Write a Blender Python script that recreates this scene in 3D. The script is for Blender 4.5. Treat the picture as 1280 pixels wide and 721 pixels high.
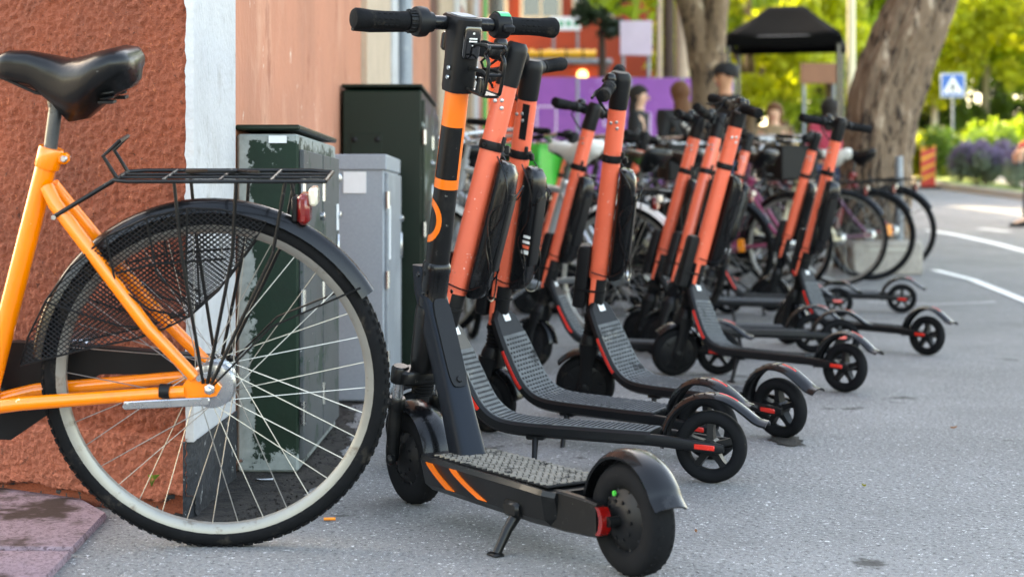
import bpy, bmesh, math, random
import numpy as np
from mathutils import Vector, Matrix, noise, Euler
for o in list(bpy.data.objects): bpy.data.objects.remove(o)
R = math.radians
SC = bpy.context.scene
COL = SC.collection
random.seed(7)
# ------------------------------------------------------------------ camera
FPX, CX, HY, CH = 2000.0, 640.0, 255.0, 0.70      # photo pixels (1280x721), eye height in metres
cam = bpy.data.cameras.new('camera'); co = bpy.data.objects.new('camera', cam); COL.objects.link(co)
co.location = (0, 0, CH); co.rotation_euler = (R(90), 0, 0)
cam.sensor_width = 36.0; cam.lens = FPX/1280*36; cam.shift_y = -(360.5-HY)/1280
cam.clip_start = .05; cam.clip_end = 900
cam.dof.use_dof = True; cam.dof.focus_distance = 3.65; cam.dof.aperture_fstop = 3.7
SC.camera = co
# ------------------------------------------------------------------ sky, sun, exposure
SUN_EL, SUN_AZ = 33.0, -38.0     # azimuth measured from +Y towards +X (so the sun stands beyond the houses, to the left)
w = bpy.data.worlds.new('World'); SC.world = w; w.use_nodes = True
wn = w.node_tree.nodes; bg = wn['Background']
sky = wn.new('ShaderNodeTexSky'); sky.sky_type = 'NISHITA'; sky.sun_disc = False
sky.sun_elevation = R(SUN_EL); sky.sun_rotation = R(SUN_AZ); sky.dust_density = 2.5; sky.air_density = 1.0; sky.ozone_density = 0.6
w.node_tree.links.new(sky.outputs[0], bg.inputs[0]); bg.inputs[1].default_value = 0.15
sl_ = bpy.data.lights.new('sun', 'SUN'); so = bpy.data.objects.new('sun', sl_); COL.objects.link(so)
sl_.energy = 2.5; sl_.angle = R(.55); sl_.color = (1.0, .93, .80)
dsun = Vector((math.sin(R(SUN_AZ))*math.cos(R(SUN_EL)), math.cos(R(SUN_AZ))*math.cos(R(SUN_EL)), math.sin(R(SUN_EL))))
so.rotation_euler = dsun.to_track_quat('Z', 'Y').to_euler(); so.location = (-10, 20, 30)
vs = SC.view_settings; vs.view_transform = 'Standard'; vs.look = 'None'; vs.gamma = 1; vs.use_curve_mapping = False
vs.exposure = 3.2
vs.use_white_balance = True; vs.white_balance_temperature = 8800; vs.white_balance_tint = 10
# ------------------------------------------------------------------ pixel helpers: a pixel gives a direction, the ground gives the distance
def gz(Y):
    t = max(0.0, min(Y, 90)-8.7)
    return .04*(math.sqrt(t*t+1)-1)
def W(px, py, Y): return Vector(((px-CX)/FPX*Y, Y, CH-(py-HY)/FPX*Y))
def G(px, py):
    a, b = 1.0, 89.0
    g = lambda Y: CH-(py-HY)/FPX*Y-gz(Y)
    if g(b) > 0: return W(px, py, b)
    for _ in range(60):
        m = (a+b)/2
        if g(m) > 0: a = m
        else: b = m
    v = W(px, py, a); v.z = gz(a); return v
# ------------------------------------------------------------------ materials
def hx(h, k=1.0):
    h = h.lstrip('#'); o = []
    for i in (0, 2, 4):
        s = int(h[i:i+2], 16)/255
        o.append(min(1, (s/12.92 if s <= .04045 else ((s+.055)/1.055)**2.4)*k))
    return (*o, 1)
MATS = {}
def pm(name, col, rough=.5, metal=0, var=.12, vs=6, bump=0, bs=60, spots=None, coat=0, rvar=.08, stretch=None, trans=0, emit=0, spec=.5):
    """procedural principled material: two-tone noise, optional worn spots [(colour, scale, lo, hi)], optional bump"""
    m = bpy.data.materials.new(name); m.use_nodes = True; MATS[name] = m
    nt = m.node_tree; N = nt.nodes; L = nt.links; b = N['Principled BSDF']
    tc = N.new('ShaderNodeTexCoord'); oi = N.new('ShaderNodeObjectInfo')
    mp = N.new('ShaderNodeMapping'); L.new(tc.outputs['Object'], mp.inputs[0])
    cb = N.new('ShaderNodeCombineXYZ'); mu = N.new('ShaderNodeMath'); mu.operation = 'MULTIPLY'; mu.inputs[1].default_value = 13
    L.new(oi.outputs['Random'], mu.inputs[0])
    for i in range(3): L.new(mu.outputs[0], cb.inputs[i])
    L.new(cb.outputs[0], mp.inputs['Location'])
    if stretch: mp.inputs['Scale'].default_value = stretch
    n1 = N.new('ShaderNodeTexNoise'); n1.inputs['Scale'].default_value = vs; n1.inputs['Detail'].default_value = 6; n1.inputs['Roughness'].default_value = .65
    L.new(mp.outputs[0], n1.inputs['Vector'])
    rp = N.new('ShaderNodeValToRGB'); e = rp.color_ramp.elements
    e[0].position = .3; e[1].position = .7
    e[0].color = tuple(c*(1-var) for c in col[:3])+(1,); e[1].color = tuple(min(1, c*(1+var)) for c in col[:3])+(1,)
    L.new(n1.outputs['Fac'], rp.inputs[0]); out = rp.outputs[0]
    for sp in (spots or []):
        scol, ssc, lo, hi = sp[:4]
        n2 = N.new('ShaderNodeTexNoise'); n2.inputs['Scale'].default_value = ssc; n2.inputs['Detail'].default_value = 5; n2.inputs['Roughness'].default_value = .7
        L.new(mp.outputs[0], n2.inputs['Vector'])
        mr = N.new('ShaderNodeMapRange'); mr.inputs[1].default_value = lo; mr.inputs[2].default_value = hi; L.new(n2.outputs['Fac'], mr.inputs[0])
        mx = N.new('ShaderNodeMix'); mx.data_type = 'RGBA'; mx.inputs['B'].default_value = scol
        L.new(mr.outputs[0], mx.inputs['Factor']); L.new(out, mx.inputs['A']); out = mx.outputs['Result']
    L.new(out, b.inputs['Base Color'])
    rr = N.new('ShaderNodeMapRange'); rr.inputs[3].default_value = max(.02, rough-rvar); rr.inputs[4].default_value = min(1, rough+rvar)
    L.new(n1.outputs['Fac'], rr.inputs[0]); L.new(rr.outputs[0], b.inputs['Roughness'])
    b.inputs['Specular IOR Level'].default_value = spec*.22 if name[:6] in ('rubber', 'deck_m', 'deck_g', 'awning') else spec*.45 if (name[:5] == 'black' or name[:6] in ('saddle', 'navy_m')) else spec
    b.inputs['Metallic'].default_value = metal; b.inputs['Coat Weight'].default_value = coat
    if emit: b.inputs['Emission Color'].default_value = col; b.inputs['Emission Strength'].default_value = emit
    if bump:
        n3 = N.new('ShaderNodeTexNoise'); n3.inputs['Scale'].default_value = bs; n3.inputs['Detail'].default_value = 4
        L.new(mp.outputs[0], n3.inputs['Vector'])
        bp = N.new('ShaderNodeBump'); bp.inputs['Strength'].default_value = bump; bp.inputs['Distance'].default_value = .01
        L.new(n3.outputs['Fac'], bp.inputs['Height']); L.new(bp.outputs[0], b.inputs['Normal'])
    if trans:
        tl = N.new('ShaderNodeBsdfTranslucent'); L.new(out, tl.inputs['Color']); ms = N.new('ShaderNodeMixShader'); ms.inputs[0].default_value = trans
        L.new(b.outputs[0], ms.inputs[1]); L.new(tl.outputs[0], ms.inputs[2]); L.new(ms.outputs[0], N['Material Output'].inputs[0])
    return m
# ------------------------------------------------------------------ mesh builder
class MB:
    def __init__(s): s.v = []; s.f = []
    def add(s, v, f):
        o = len(s.v); s.v += [tuple(p) for p in v]; s.f += [tuple(i+o for i in q) for q in f]; return s
    def box(s, c, d, rot=None, ch=0.0):
        hx_, hy, hz = d[0]/2, d[1]/2, d[2]/2; ch = min(ch, hx_*.9, hy*.9, hz*.9)
        M = rot.to_matrix() if isinstance(rot, Euler) else (rot or Matrix.Identity(3)); c = Vector(c)
        if ch <= 0:
            P = [Vector((x*hx_, y*hy, z*hz)) for x in (-1, 1) for y in (-1, 1) for z in (-1, 1)]
            F = [(0, 1, 3, 2), (4, 6, 7, 5), (0, 4, 5, 1), (2, 3, 7, 6), (0, 2, 6, 4), (1, 5, 7, 3)]
            return s.add([c+M@p for p in P], F)
        P = []; idx = {}
        for x in (-1, 1):
            for y in (-1, 1):
                for z in (-1, 1):
                    for a in range(3):
                        q = [x*hx_, y*hy, z*hz]
                        for k in range(3):
                            if k != a: q[k] -= (x, y, z)[k]*ch
                        idx[(x, y, z, a)] = len(P); P.append(Vector(q))
        F = []
        for a in range(3):
            b_, c_ = [k for k in range(3) if k != a]
            for sg in (-1, 1):
                q = []
                for u, v in ((-1, -1), (1, -1), (1, 1), (-1, 1)):
                    k = [0, 0, 0]; k[a] = sg; k[b_] = u; k[c_] = v; q.append(idx[(*k, a)])
                F.append(tuple(q))
            for u in (-1, 1):
                for v in (-1, 1):
                    k0 = [0, 0, 0]; k1 = [0, 0, 0]; k0[a] = -1; k1[a] = 1; k0[b_] = k1[b_] = u; k0[c_] = k1[c_] = v
                    F.append((idx[(*k0, b_)], idx[(*k1, b_)], idx[(*k1, c_)], idx[(*k0, c_)]))
        for x in (-1, 1):
            for y in (-1, 1):
                for z in (-1, 1): F.append(tuple(idx[(x, y, z, a)] for a in range(3)))
        return s.add([c+M@p for p in P], F)
    def tube(s, pts, r, n=8, closed=False, ref=None, flat=1.0):
        pts = [Vector(p) for p in pts]; k = len(pts)
        rs = r if isinstance(r, (list, tuple)) else [r]*k
        V = []; u = None
        for i, p in enumerate(pts):
            a = pts[(i-1) % k] if (closed or i > 0) else p; b = pts[(i+1) % k] if (closed or i < k-1) else p
            t = (b-a).normalized()
            if u is None:
                rf = Vector(ref) if ref else (Vector((0, 0, 1)) if abs(t.z) < .9 else Vector((1, 0, 0)))
                u = (rf-t*rf.dot(t)).normalized()
            else: u = (u-t*u.dot(t)).normalized()
            v = t.cross(u)
            for j in range(n):
                an = 2*math.pi*j/n; V.append(p+(u*math.cos(an)+v*math.sin(an)*flat)*rs[i])
        F = []
        for i in range(k if closed else k-1):
            i2 = (i+1) % k
            for j in range(n): F.append((i*n+j, i*n+(j+1) % n, i2*n+(j+1) % n, i2*n+j))
        if not closed: F.append(tuple(range(n-1, -1, -1))); F.append(tuple((k-1)*n+j for j in range(n)))
        return s.add(V, F)
    def lathe(s, prof, c=(0, 0, 0), axis=(0, 1, 0), n=28, closed=False):
        """prof: (radius, height along axis)"""
        a = Vector(axis).normalized(); rf = Vector((0, 0, 1)) if abs(a.z) < .9 else Vector((1, 0, 0))
        u = (rf-a*rf.dot(a)).normalized(); v = a.cross(u); c = Vector(c); V = []; F = []; k = len(prof)
        for r, h in prof:
            for j in range(n):
                an = 2*math.pi*j/n; V.append(c+a*h+(u*math.cos(an)+v*math.sin(an))*r)
        for i in range(k if closed else k-1):
            i2 = (i+1) % k
            for j in range(n): F.append((i*n+j, i*n+(j+1) % n, i2*n+(j+1) % n, i2*n+j))
        if not closed:
            F.append(tuple(range(n-1, -1, -1))); F.append(tuple((k-1)*n+j for j in range(n)))
        return s.add(V, F)
    def loft(s, secs, cap=True, loop=True):
        n = len(secs[0]); V = [p for q in secs for p in q]; F = []
        for i in range(len(secs)-1):
            for j in range(n if loop else n-1): F.append((i*n+j, i*n+(j+1) % n, (i+1)*n+(j+1) % n, (i+1)*n+j))
        if cap: F.append(tuple(range(n-1, -1, -1))); F.append(tuple((len(secs)-1)*n+j for j in range(n)))
        return s.add(V, F)
    def prism(s, out, fn, d0, d1):
        """outline of (u,v) pairs; fn(u,v,d) -> point; thickness from d0 to d1"""
        n = len(out); V = [fn(u, v, d0) for u, v in out]+[fn(u, v, d1) for u, v in out]
        F = [tuple(range(n-1, -1, -1)), tuple(range(n, 2*n))]+[(i, (i+1) % n, n+(i+1) % n, n+i) for i in range(n)]
        return s.add(V, F)
    def mesh(s, name, mat, ang=38, fix=True):
        me = bpy.data.meshes.new(name); me.from_pydata(s.v, [], s.f)
        if fix:
            bm = bmesh.new(); bm.from_mesh(me); bmesh.ops.recalc_face_normals(bm, faces=bm.faces); bm.to_mesh(me); bm.free()
        if ang:
            me.polygons.foreach_set('use_smooth', [True]*len(me.polygons)); me.set_sharp_from_angle(angle=R(ang))
        if mat: me.materials.append(MATS[mat] if isinstance(mat, str) else mat)
        me.update(); return me
    def build(s, name, mat, parent=None, loc=None, ang=38, fix=True):
        return put(name, s.mesh(name, mat, ang, fix), parent, loc)
def put(name, me, parent=None, loc=None):
    o = bpy.data.objects.new(name, me); COL.objects.link(o)
    if parent: o.parent = parent
    if loc is not None: o.location = loc
    return o
def thing(name, label, cat, loc=(0, 0, 0), rz=0, group=None, rx=0):
    o = bpy.data.objects.new(name, None); COL.objects.link(o); o.location = loc
    o.rotation_mode = 'XYZ'; o.rotation_euler = (rx, 0, rz); o.empty_display_size = .1
    return tag(o, label, cat, group)
def tag(o, label, cat, group=None):
    o['label'] = label; o['category'] = cat
    if group: o['group'] = group
    return o
def struct(o): o['kind'] = 'structure'; return o
def stuff(o): o['kind'] = 'stuff'; return o
def arc(c, r, a0, a1, n, plane='xz', y=0):
    out = []
    for i in range(n):
        a = R(a0+(a1-a0)*i/(n-1)); out.append((c[0]+r*math.cos(a), y, c[1]+r*math.sin(a)))
    return out
def cross(a, b): return Vector(a).cross(Vector(b))
# ------------------------------------------------------------------ the palette
pm('asphalt', (.195, .194, .190, 1), .88, var=.24, vs=1.1, bump=1.0, bs=85, spots=[((.045, .045, .047, 1), 95, .54, .61), ((.78, .78, .77, 1), 82, .625, .655), ((.6, .6, .6, 1), 190, .60, .65), ((.07, .07, .07, 1), 62, .62, .68), ((.05, .048, .045, 1), 3.1, .635, .68), ((.10, .10, .10, 1), .8, .60, .85)])
pm('dirt', hx('2b2723'), .95, var=.5, vs=30, bump=1, bs=120, spots=[(hx('14120f'), 20, .5, .6)])
pm('road_paint', hx('e8e8e4'), .7, var=.12, vs=12, spots=[((.2, .2, .2, 1), 40, .60, .72)])
pm('kerb_stone', hx('9a938a'), .8, var=.25, vs=14, bump=.4, bs=90)
pm('granite', hx('8d7880'), .75, var=.25, vs=60, bump=.12, bs=220, spots=[(hx('544047'), 120, .5, .6), (hx('b3a5a8'), 150, .63, .7), (hx('2b1a16'), 2.2, .53, .60)])
pm('stucco', hx('7a3b25'), .9, var=.28, vs=4, bump=.6, bs=190, spots=[(hx('a9603f'), 80, .60, .70), (hx('47200f'), 90, .60, .68)])
pm('stucco_plinth', hx('94503a'), .9, var=.2, vs=10, bump=.9, bs=120, spots=[(hx('d8d0c6'), 9, .68, .72), (hx('5d3222'), 40, .58, .7)])
pm('plaster_orange', hx('b97a5f'), .92, var=.14, vs=2.2, bump=.35, bs=50, stretch=(1, 1, .6), spots=[(hx('cf9b80'), 3, .54, .78), (hx('94523a'), 5, .58, .75), (hx('d9c0ae'), 14, .66, .70), (hx('4f2f22'), 22, .70, .72)])
pm('plaster_white', hx('b9babb'), .85, var=.07, vs=9, bump=.35, bs=60, spots=[(hx('9b9a98'), 25, .60, .75), (hx('8f8b85'), 3.5, .56, .80)])
pm('plaster_black', hx('26282b'), .7, var=.4, vs=20, bump=.7, bs=50, spots=[(hx('a9a9a6'), 28, .62, .67)])
pm('plaster_beige', hx('b9a48e'), .9, var=.12, vs=6, bump=.3, bs=40, spots=[(hx('86705c'), 12, .62, .75)])
pm('plaster_brown', hx('5c3524'), .9, var=.2, vs=6)
pm('roof_tin', hx('4a4644'), .6, var=.15, vs=5)
pm('green_paint', hx('061d14'), .34, spec=.3, var=.25, vs=9, bump=.1, bs=40, spots=[(hx('8d9792'), 5.5, .585, .60), (hx('c9cdca'), 55, .70, .72)])
pm('green_paint_clean', hx('04180f'), .38, spec=.25, var=.2, vs=10, spots=[(hx('1f3a30'), 40, .68, .72)])
pm('galvanised', hx('828a91'), .52, .35, var=.16, vs=60, bump=.06, bs=80, spots=[(hx('a7adb2'), 3, .5, .75), (hx('4f555a'), 9, .68, .75)])
pm('grey_cabinet', hx('8a929a'), .5, .15, var=.10, vs=120, spots=[(hx('565b60'), 8, .68, .74)])
pm('worn_door', hx('43484a'), .65, .1, var=.25, vs=8, spots=[(hx('0f2f26'), 6, .55, .60), (hx('b5b8b6'), 45, .68, .71)])
pm('paper', hx('d9dcdd'), .7, var=.05, vs=20)
pm('steel', hx('b9bcbf'), .28, .95, var=.1, vs=20)
pm('rim_alloy', hx('8d8b85'), .42, .6, var=.08, vs=20, spots=[(hx('5f4f40'), 18, .56, .72)])
pm('spoke_steel', hx('a8a7a3'), .35, .85, var=.1, vs=10)
pm('rubber', hx('111214'), .72, var=.25, vs=25, bump=.15, bs=120, spots=[(hx('3f3a34'), 14, .56, .74)])
pm('rubber_dust', hx('141517'), .8, var=.25, vs=25, spots=[(hx('5b564f'), 60, .68, .74)])
pm('black_paint', hx('0e0f10'), .34, var=.2, vs=10, coat=.12, spots=[(hx('6b6964'), 60, .665, .69), (hx('2a2927'), 6, .52, .75)])
pm('black_plastic', hx('121315'), .45, var=.22, vs=14, bump=.05, bs=300, spots=[(hx('55534f'), 80, .71, .75)])
pm('black_gloss', hx('0c0d0f'), .26, var=.2, vs=10, coat=.2, spots=[(hx('3a3b3d'), 8, .6, .8)])
pm('navy_metal', hx('141a22'), .4, .3, var=.15, vs=6, spots=[(hx('98a0a8'), 90, .72, .74)])
pm('deck_mat', hx('5e6163'), .8, var=.2, vs=30, bump=.2, bs=300, spots=[(hx('8b8880'), 22, .58, .75), (hx('2a2b2c'), 14, .58, .7)])
pm('deck_mat_dusty', hx('7d7871'), .85, var=.25, vs=24, spots=[(hx('8c7a63'), 12, .58, .72), (hx('232425'), 30, .55, .65)])
pm('deck_groove', hx('1a1b1c'), .85, var=.3, vs=30)
pm('coral', hx('ec6a4d'), .38, var=.05, vs=9, coat=.25, spots=[(hx('f6c8bb'), 62, .66, .68), (hx('6c3226'), 48, .685, .70), (hx('c9553c'), 5, .56, .76)])
pm('orange_paint', hx('ee6c0c'), .35, var=.05, vs=8, coat=.3)
pm('bike_orange', hx('f77f08'), .25, var=.06, vs=7, coat=.6, spots=[(hx('7a3d10'), 34, .67, .70), (hx('f2cf9c'), 24, .685, .70), (hx('b5600a'), 5, .58, .78)])
pm('red_reflector', hx('d8281c'), .25, var=.12, vs=60, coat=.5)
pm('red_lens', hx('740a08'), .12, var=.2, vs=90, coat=1, bump=.15, bs=200)
pm('amber', hx('f28a1a'), .25, var=.12, vs=60, coat=.5)
pm('lens_clear', hx('d9d3c0'), .15, var=.1, vs=40, coat=1)
pm('saddle_leather', hx('0f1012'), .3, var=.25, vs=8, bump=.05, bs=150, coat=.15)
pm('seat_post', hx('5b5e60'), .35, .7, var=.25, vs=18, spots=[(hx('1b1c1d'), 9, .52, .6)])
pm('green_sticker', hx('1fa772'), .4, var=.08, vs=20)
pm('lime_plastic', hx('1fae3c'), .35, var=.1, vs=10, coat=.3)
pm('white_paint', hx('e4e4e0'), .4, var=.05, vs=12)
pm('screen', hx('0b0c0e'), .1, var=.1, vs=10, coat=1)
# ================================================================== ground
def ground_strip(name, mat, x0, x1, ys, dz=0.0, nx=2):
    m = MB(); xs = [x0+(x1-x0)*i/(nx-1) for i in range(nx)]
    V = [(x, y, gz(y)+dz) for y in ys for x in xs]; F = []
    for i in range(len(ys)-1):
        for j in range(nx-1): F.append((i*nx+j, i*nx+j+1, (i+1)*nx+j+1, (i+1)*nx+j))
    return struct(m.add(V, F).build(name, mat, ang=60, fix=False))
YS = [-12, 0, 4, 8]+[8.5+.5*i for i in range(8)]+[13, 15, 20, 30, 45, 60, 75, 89, 90, 120, 400]
ground_strip('street', 'asphalt', -120, 220, YS, 0, 3)
def paint_line(pts, wd):
    """painted line along pixels of the photograph, laid on the ground"""
    P = []
    for (a, b) in zip(pts[:-1], pts[1:]):
        for k in range(6):
            t = k/6; P.append(G(a[0]+(b[0]-a[0])*t, a[1]+(b[1]-a[1])*t))
    P.append(G(*pts[-1])); m = MB(); V = []
    for i, p in enumerate(P):
        t = (P[min(i+1, len(P)-1)]-P[max(i-1, 0)]).normalized(); n = Vector((-t.y, t.x, 0))*wd/2
        for q in (p-n, p+n): V.append((q.x, q.y, gz(q.y)+.005))
    F = [(2*i, 2*i+1, 2*i+3, 2*i+2) for i in range(len(P)-1)]
    return struct(m.add(V, F).build('road_marking', 'road_paint', ang=0, fix=False))
paint_line([(1160, 288), (1200, 295), (1245, 305), (1340, 330)], .12)
paint_line([(1168, 338), (1215, 350), (1280, 376), (1400, 425)], .075)
paint_line([(1225, 286), (1262, 290)], .12)
paint_line([(1085, 378), (1170, 381), (1245, 378)], .022)
def broken_patch(px, py, rx, ry, seed):
    c = G(px, py); m = MB(); V = [(c.x, c.y, gz(c.y)+.0046)]; n = 40
    for k in range(n):
        a = 2*math.pi*k/n; q = 1+.45*noise.noise((math.cos(a)*2, math.sin(a)*2, seed))+.35*noise.noise((math.cos(a)*6, math.sin(a)*6, seed)); V.append((c.x+rx*q*math.cos(a), c.y+ry*q*math.sin(a), gz(c.y)+.0042))
    m.add(V, [(0, k+1, (k+1) % n+1) for k in range(n)]); struct(m.build('asphalt_patch', 'dirt', ang=60, fix=False))
for a in ((985, 552, .045, .10, 1), ): broken_patch(*a)
# threshold slabs beside the corner of the house
def slab(px, zt, name='paving_slab'):
    m = MB(); P = [G(*p) for p in px]; c = sum(P, Vector())/len(P)
    lo = [(p.x, p.y, -.03) for p in P]; mid = [(p.x, p.y, zt-.006) for p in P]; hi = [tuple((p+(c-p)*.012).to_2d())+(zt,) for p in P]
    m.loft([[Vector(q) for q in s] for s in (lo, mid, hi)]); return struct(m.build(name, 'granite', ang=25))
slab([(-260, 607), (70, 612), (133, 648), (92, 692), (-260, 690)], .014)
slab([(-260, 694), (89, 696), (52, 735), (-260, 780)], .013)
# crumbled dark dirt at the foot of the house and the cabinets, with a ragged edge
m = MB(); V = []; n = 90; ncol = 12
for i in range(n):
    y = 3.46+i*.0245; base = -.75; wdt = np.interp(y, [3.46, 3.55, 3.9, 4.3, 4.9, 5.6], [.06, .20, .27, .30, .26, .20])+.05*noise.noise((y*5, 3, 1))+.035*noise.noise((y*17, 5, 1))+.02*noise.noise((y*60, 5, 1))
    for j in range(ncol):
        u = j/(ncol-1); x = base+wdt*u; V.append((x, y, .0045+(1-u)*(.006+.006*noise.noise((x*30, y*30, 0)))+(0 if j < ncol-1 else -.003)))
F = [(i*ncol+j, i*ncol+j+1, (i+1)*ncol+j+1, (i+1)*ncol+j) for i in range(n-1) for j in range(ncol-1)]
o = stuff(m.add(V, F).build('wall_foot_dirt', 'dirt', ang=60, fix=False)); tag(o, 'dark crumbled dirt along the foot of the house wall and cabinets', 'dirt')
gm = MB(); rnd = random.Random(3)
for i in range(900):
    y = rnd.uniform(3.46, 5.5); x = -.72+abs(rnd.gauss(.13, .055)); s = rnd.uniform(.0010, .0034)
    gm.box((x, y, .005+s*.4), (s*2, s*1.6, s*1.2), Euler((rnd.random(), rnd.random(), rnd.random()*3)), s*.2)
o = stuff(gm.build('grit', 'dirt', ang=30)); tag(o, 'loose black grit and crumbs beside the white corner of the house', 'grit')

# ================================================================== corner house on the left (street face along X = XF)
XF = -.712; C0 = Vector((XF, 3.53)); AL = 32.0
dl = Vector((-math.cos(R(AL)), math.sin(R(AL)))); nl = Vector((-math.sin(R(AL)), -math.cos(R(AL))))
hs = thing('corner_house', 'corner house with rough red brown stucco and a white painted corner strip', 'building', (XF, 3.53, 0))
def hloc(x, y, z=0): return Vector((x-XF, y-3.53, z))
HB_ = 11.5
m = MB(); A = C0+dl*6.5; ins = .02
fp = [(XF-ins, 3.53+ins+.01), (XF-ins, 24), (-8, 24), (A.x, A.y+ins*1.2)]
m.loft([[hloc(x, y, z) for x, y in fp] for z in (-.2, HB_)]); m.build('wall_core', 'stucco', hs, ang=20)
# stucco face: real relief
nu, nv = 430, 450; V = []; F = []
hu, hv = 1.75, 1.85
for j in range(nv+1):
    z = hv*j/nv
    for i in range(nu+1):
        u = hu*i/nu
        a = noise.noise((u*78, z*96, 1.3)); b = noise.noise((u*150, z*165, 7.7)); c = noise.noise((u*5, z*5, 2)); a2 = noise.noise((u*30, z*36, 4.1))
        d = .0050*a+.0036*b+.0016*a2+.003*c
        e = 0.0
        if z < .182: d += .011                       # plinth, a little proud and rougher
        if z < .055: 
            lim = .036+.012*noise.noise((u*9, 0, 5))+.008*noise.noise((u*40, 2, 5))+(.02 if u < .06 else 0)
            if z < lim: d -= .030+.006*noise.noise((u*60, z*60, 3))
        p = C0+dl*u+nl*d; V.append(hloc(p.x, p.y, z))
for j in range(nv):
    for i in range(nu):
        F.append((j*(nu+1)+i, j*(nu+1)+i+1, (j+1)*(nu+1)+i+1, (j+1)*(nu+1)+i))
MATS['stucco_plinth']; MATS['dirt']
me = bpy.data.meshes.new('stucco_face'); me.from_pydata(V, [], F); me.materials.append(MATS['stucco']); me.materials.append(MATS['stucco_plinth']); me.materials.append(MATS['plaster_black'])
mi = [0]*len(F)
for j in range(nv):
    z = hv*(j+.5)/nv
    for i in range(nu):
        if z < .182: mi[j*nu+i] = 1
        if z < .055 and z < .034+.012*noise.noise((hu*i/nu*9, 0, 5))+.008*noise.noise((hu*i/nu*40, 2, 5))+(.02 if hu*i/nu < .06 else 0): mi[j*nu+i] = 2
me.polygons.foreach_set('material_index', mi); me.polygons.foreach_set('use_smooth', [True]*len(F)); me.update()
put('stucco_face', me, hs)
m = MB()   # rest of that wall above the close-up relief
p0, p1 = C0+nl*.004, C0+dl*6.4+nl*.004
m.loft([[hloc(p0.x, p0.y, z), hloc(p1.x, p1.y, z), hloc(p1.x-nl.x*.02, p1.y-nl.y*.02, z), hloc(p0.x-nl.x*.02, p0.y-nl.y*.02, z)] for z in (1.851, HB_)]); m.build('upper_stucco', 'stucco', hs, ang=20)
# street face bands
def band(name, mat, y0, y1, z0, z1, pr):
    mm = MB(); mm.box(hloc(XF-.02+(pr+.02)/2, (y0+y1)/2, (z0+z1)/2), (pr+.02, y1-y0-.002, z1-z0-.002), ch=.003); return mm.build(name, mat, hs, ang=20)
# painted corner strip with an uneven edge towards the stucco
m = MB(); V = []; nz = 150
for k in range(nz+1):
    z = .176+k*(1.9-.176)/nz; e = .006*noise.noise((z*30, 0, 0))+.005*noise.noise((z*90, 1, 0))
    q = C0+dl*(.004+max(-.003, e))+nl*.0075; r = C0+Vector((.0105, -.0045))
    V += [hloc(q.x, q.y, z), hloc(r.x, r.y, z), hloc(XF+.0105, 4.06, z)]
F = []
for k in range(nz):
    for j in range(2): F.append((k*3+j, k*3+j+1, (k+1)*3+j+1, (k+1)*3+j))
m.add(V, F).build('corner_strip', 'plaster_white', hs, ang=25, fix=False)
band('corner_strip', 'plaster_white', 3.535, 4.06, 1.903, HB_, .0105)
m = MB(); V = []; nz = 24; ny = 14     # worn black base of the strip
for k in range(nz+1):
    z = k*.178/nz
    for j in range(ny+1):
        y = 3.525+(4.062-3.525)*j/ny
        if j == 0:
            q = C0+dl*.001+nl*.019; V.append(hloc(q.x, q.y, z)); continue
        V.append(hloc(XF+.014+.003*noise.noise((y*40, z*40, 0))+.010*max(0, 1-z/.06)*noise.noise((y*12, z*20, 4)), y, z))
F = [(k*(ny+1)+j, k*(ny+1)+j+1, (k+1)*(ny+1)+j+1, (k+1)*(ny+1)+j) for k in range(nz) for j in range(ny)]
m.add(V, F).build('black_base', 'plaster_black', hs, ang=40, fix=False)
for nm, mt, y0, y1, pr in (('plaster_band', 'plaster_orange', 4.062, 7.55, .0), ('pilaster', 'plaster_beige', 7.552, 9.0, .03), ('window_surround', 'plaster_white', 9.002, 9.75, .045), ('plaster_band', 'plaster_orange', 9.752, 13.7, .01),
                           ('door_reveal', 'plaster_brown', 13.702, 15.3, .0), ('pilaster', 'plaster_beige', 15.302, 18.7, .03), ('window_surround', 'plaster_white', 18.702, 20.6, .045), ('plaster_band', 'plaster_orange', 20.602, 23.98, .01)):
    band(nm, mt, y0, y1, -.1, HB_, pr)
for y in (6.0, 11.6, 17.0, 22.0):
    for z in (4.2, 7.8):
        mm = MB()
        for (cy, cz, sy, sz) in ((y-.55, z, .08, 1.7), (y+.55, z, .08, 1.7), (y, z+.81, 1.02, .08), (y, z-.81, 1.02, .08), (y, z+.25, 1.02, .05), (y, z-.28, .05, 1.0)): mm.box(hloc(XF+.03, cy, cz), (.06, sy, sz), ch=.006)
        wf = mm.build('window', 'white_paint', hs, ang=20)
        mm = MB(); mm.box(hloc(XF+.036, y, z), (.006, 1.0, 1.5)); mm.build('pane', 'screen', wf, ang=20)
mm = MB(); mm.box(hloc(-4.2, 14, HB_+.12), (8.2, 20.6, .24), ch=.03); mm.build('roof', 'roof_tin', hs, ang=20)
# rain pipe
dp = thing('rain_pipe', 'grey round rain pipe running up the house beside the white window surround', 'pipe', (-.63, 9.45, gz(9.45)))
m = MB(); m.tube([(0, 0, .12), (0, 0, 11)], .043, 14); m.build('pipe', 'galvanised', dp)
for z in (.6, 2.4, 4.4, 7): MB().lathe([(.045, -.02), (.051, -.018), (.051, .018), (.045, .02)], (0, 0, z), (0, 0, 1), 14).build('bracket', 'galvanised', dp)
m = MB(); m.tube([(0, 0, .13), (.01, 0, .07), (.08, 0, .03)], [.043, .045, .046], 12); m.build('outlet', 'galvanised', dp)
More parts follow.
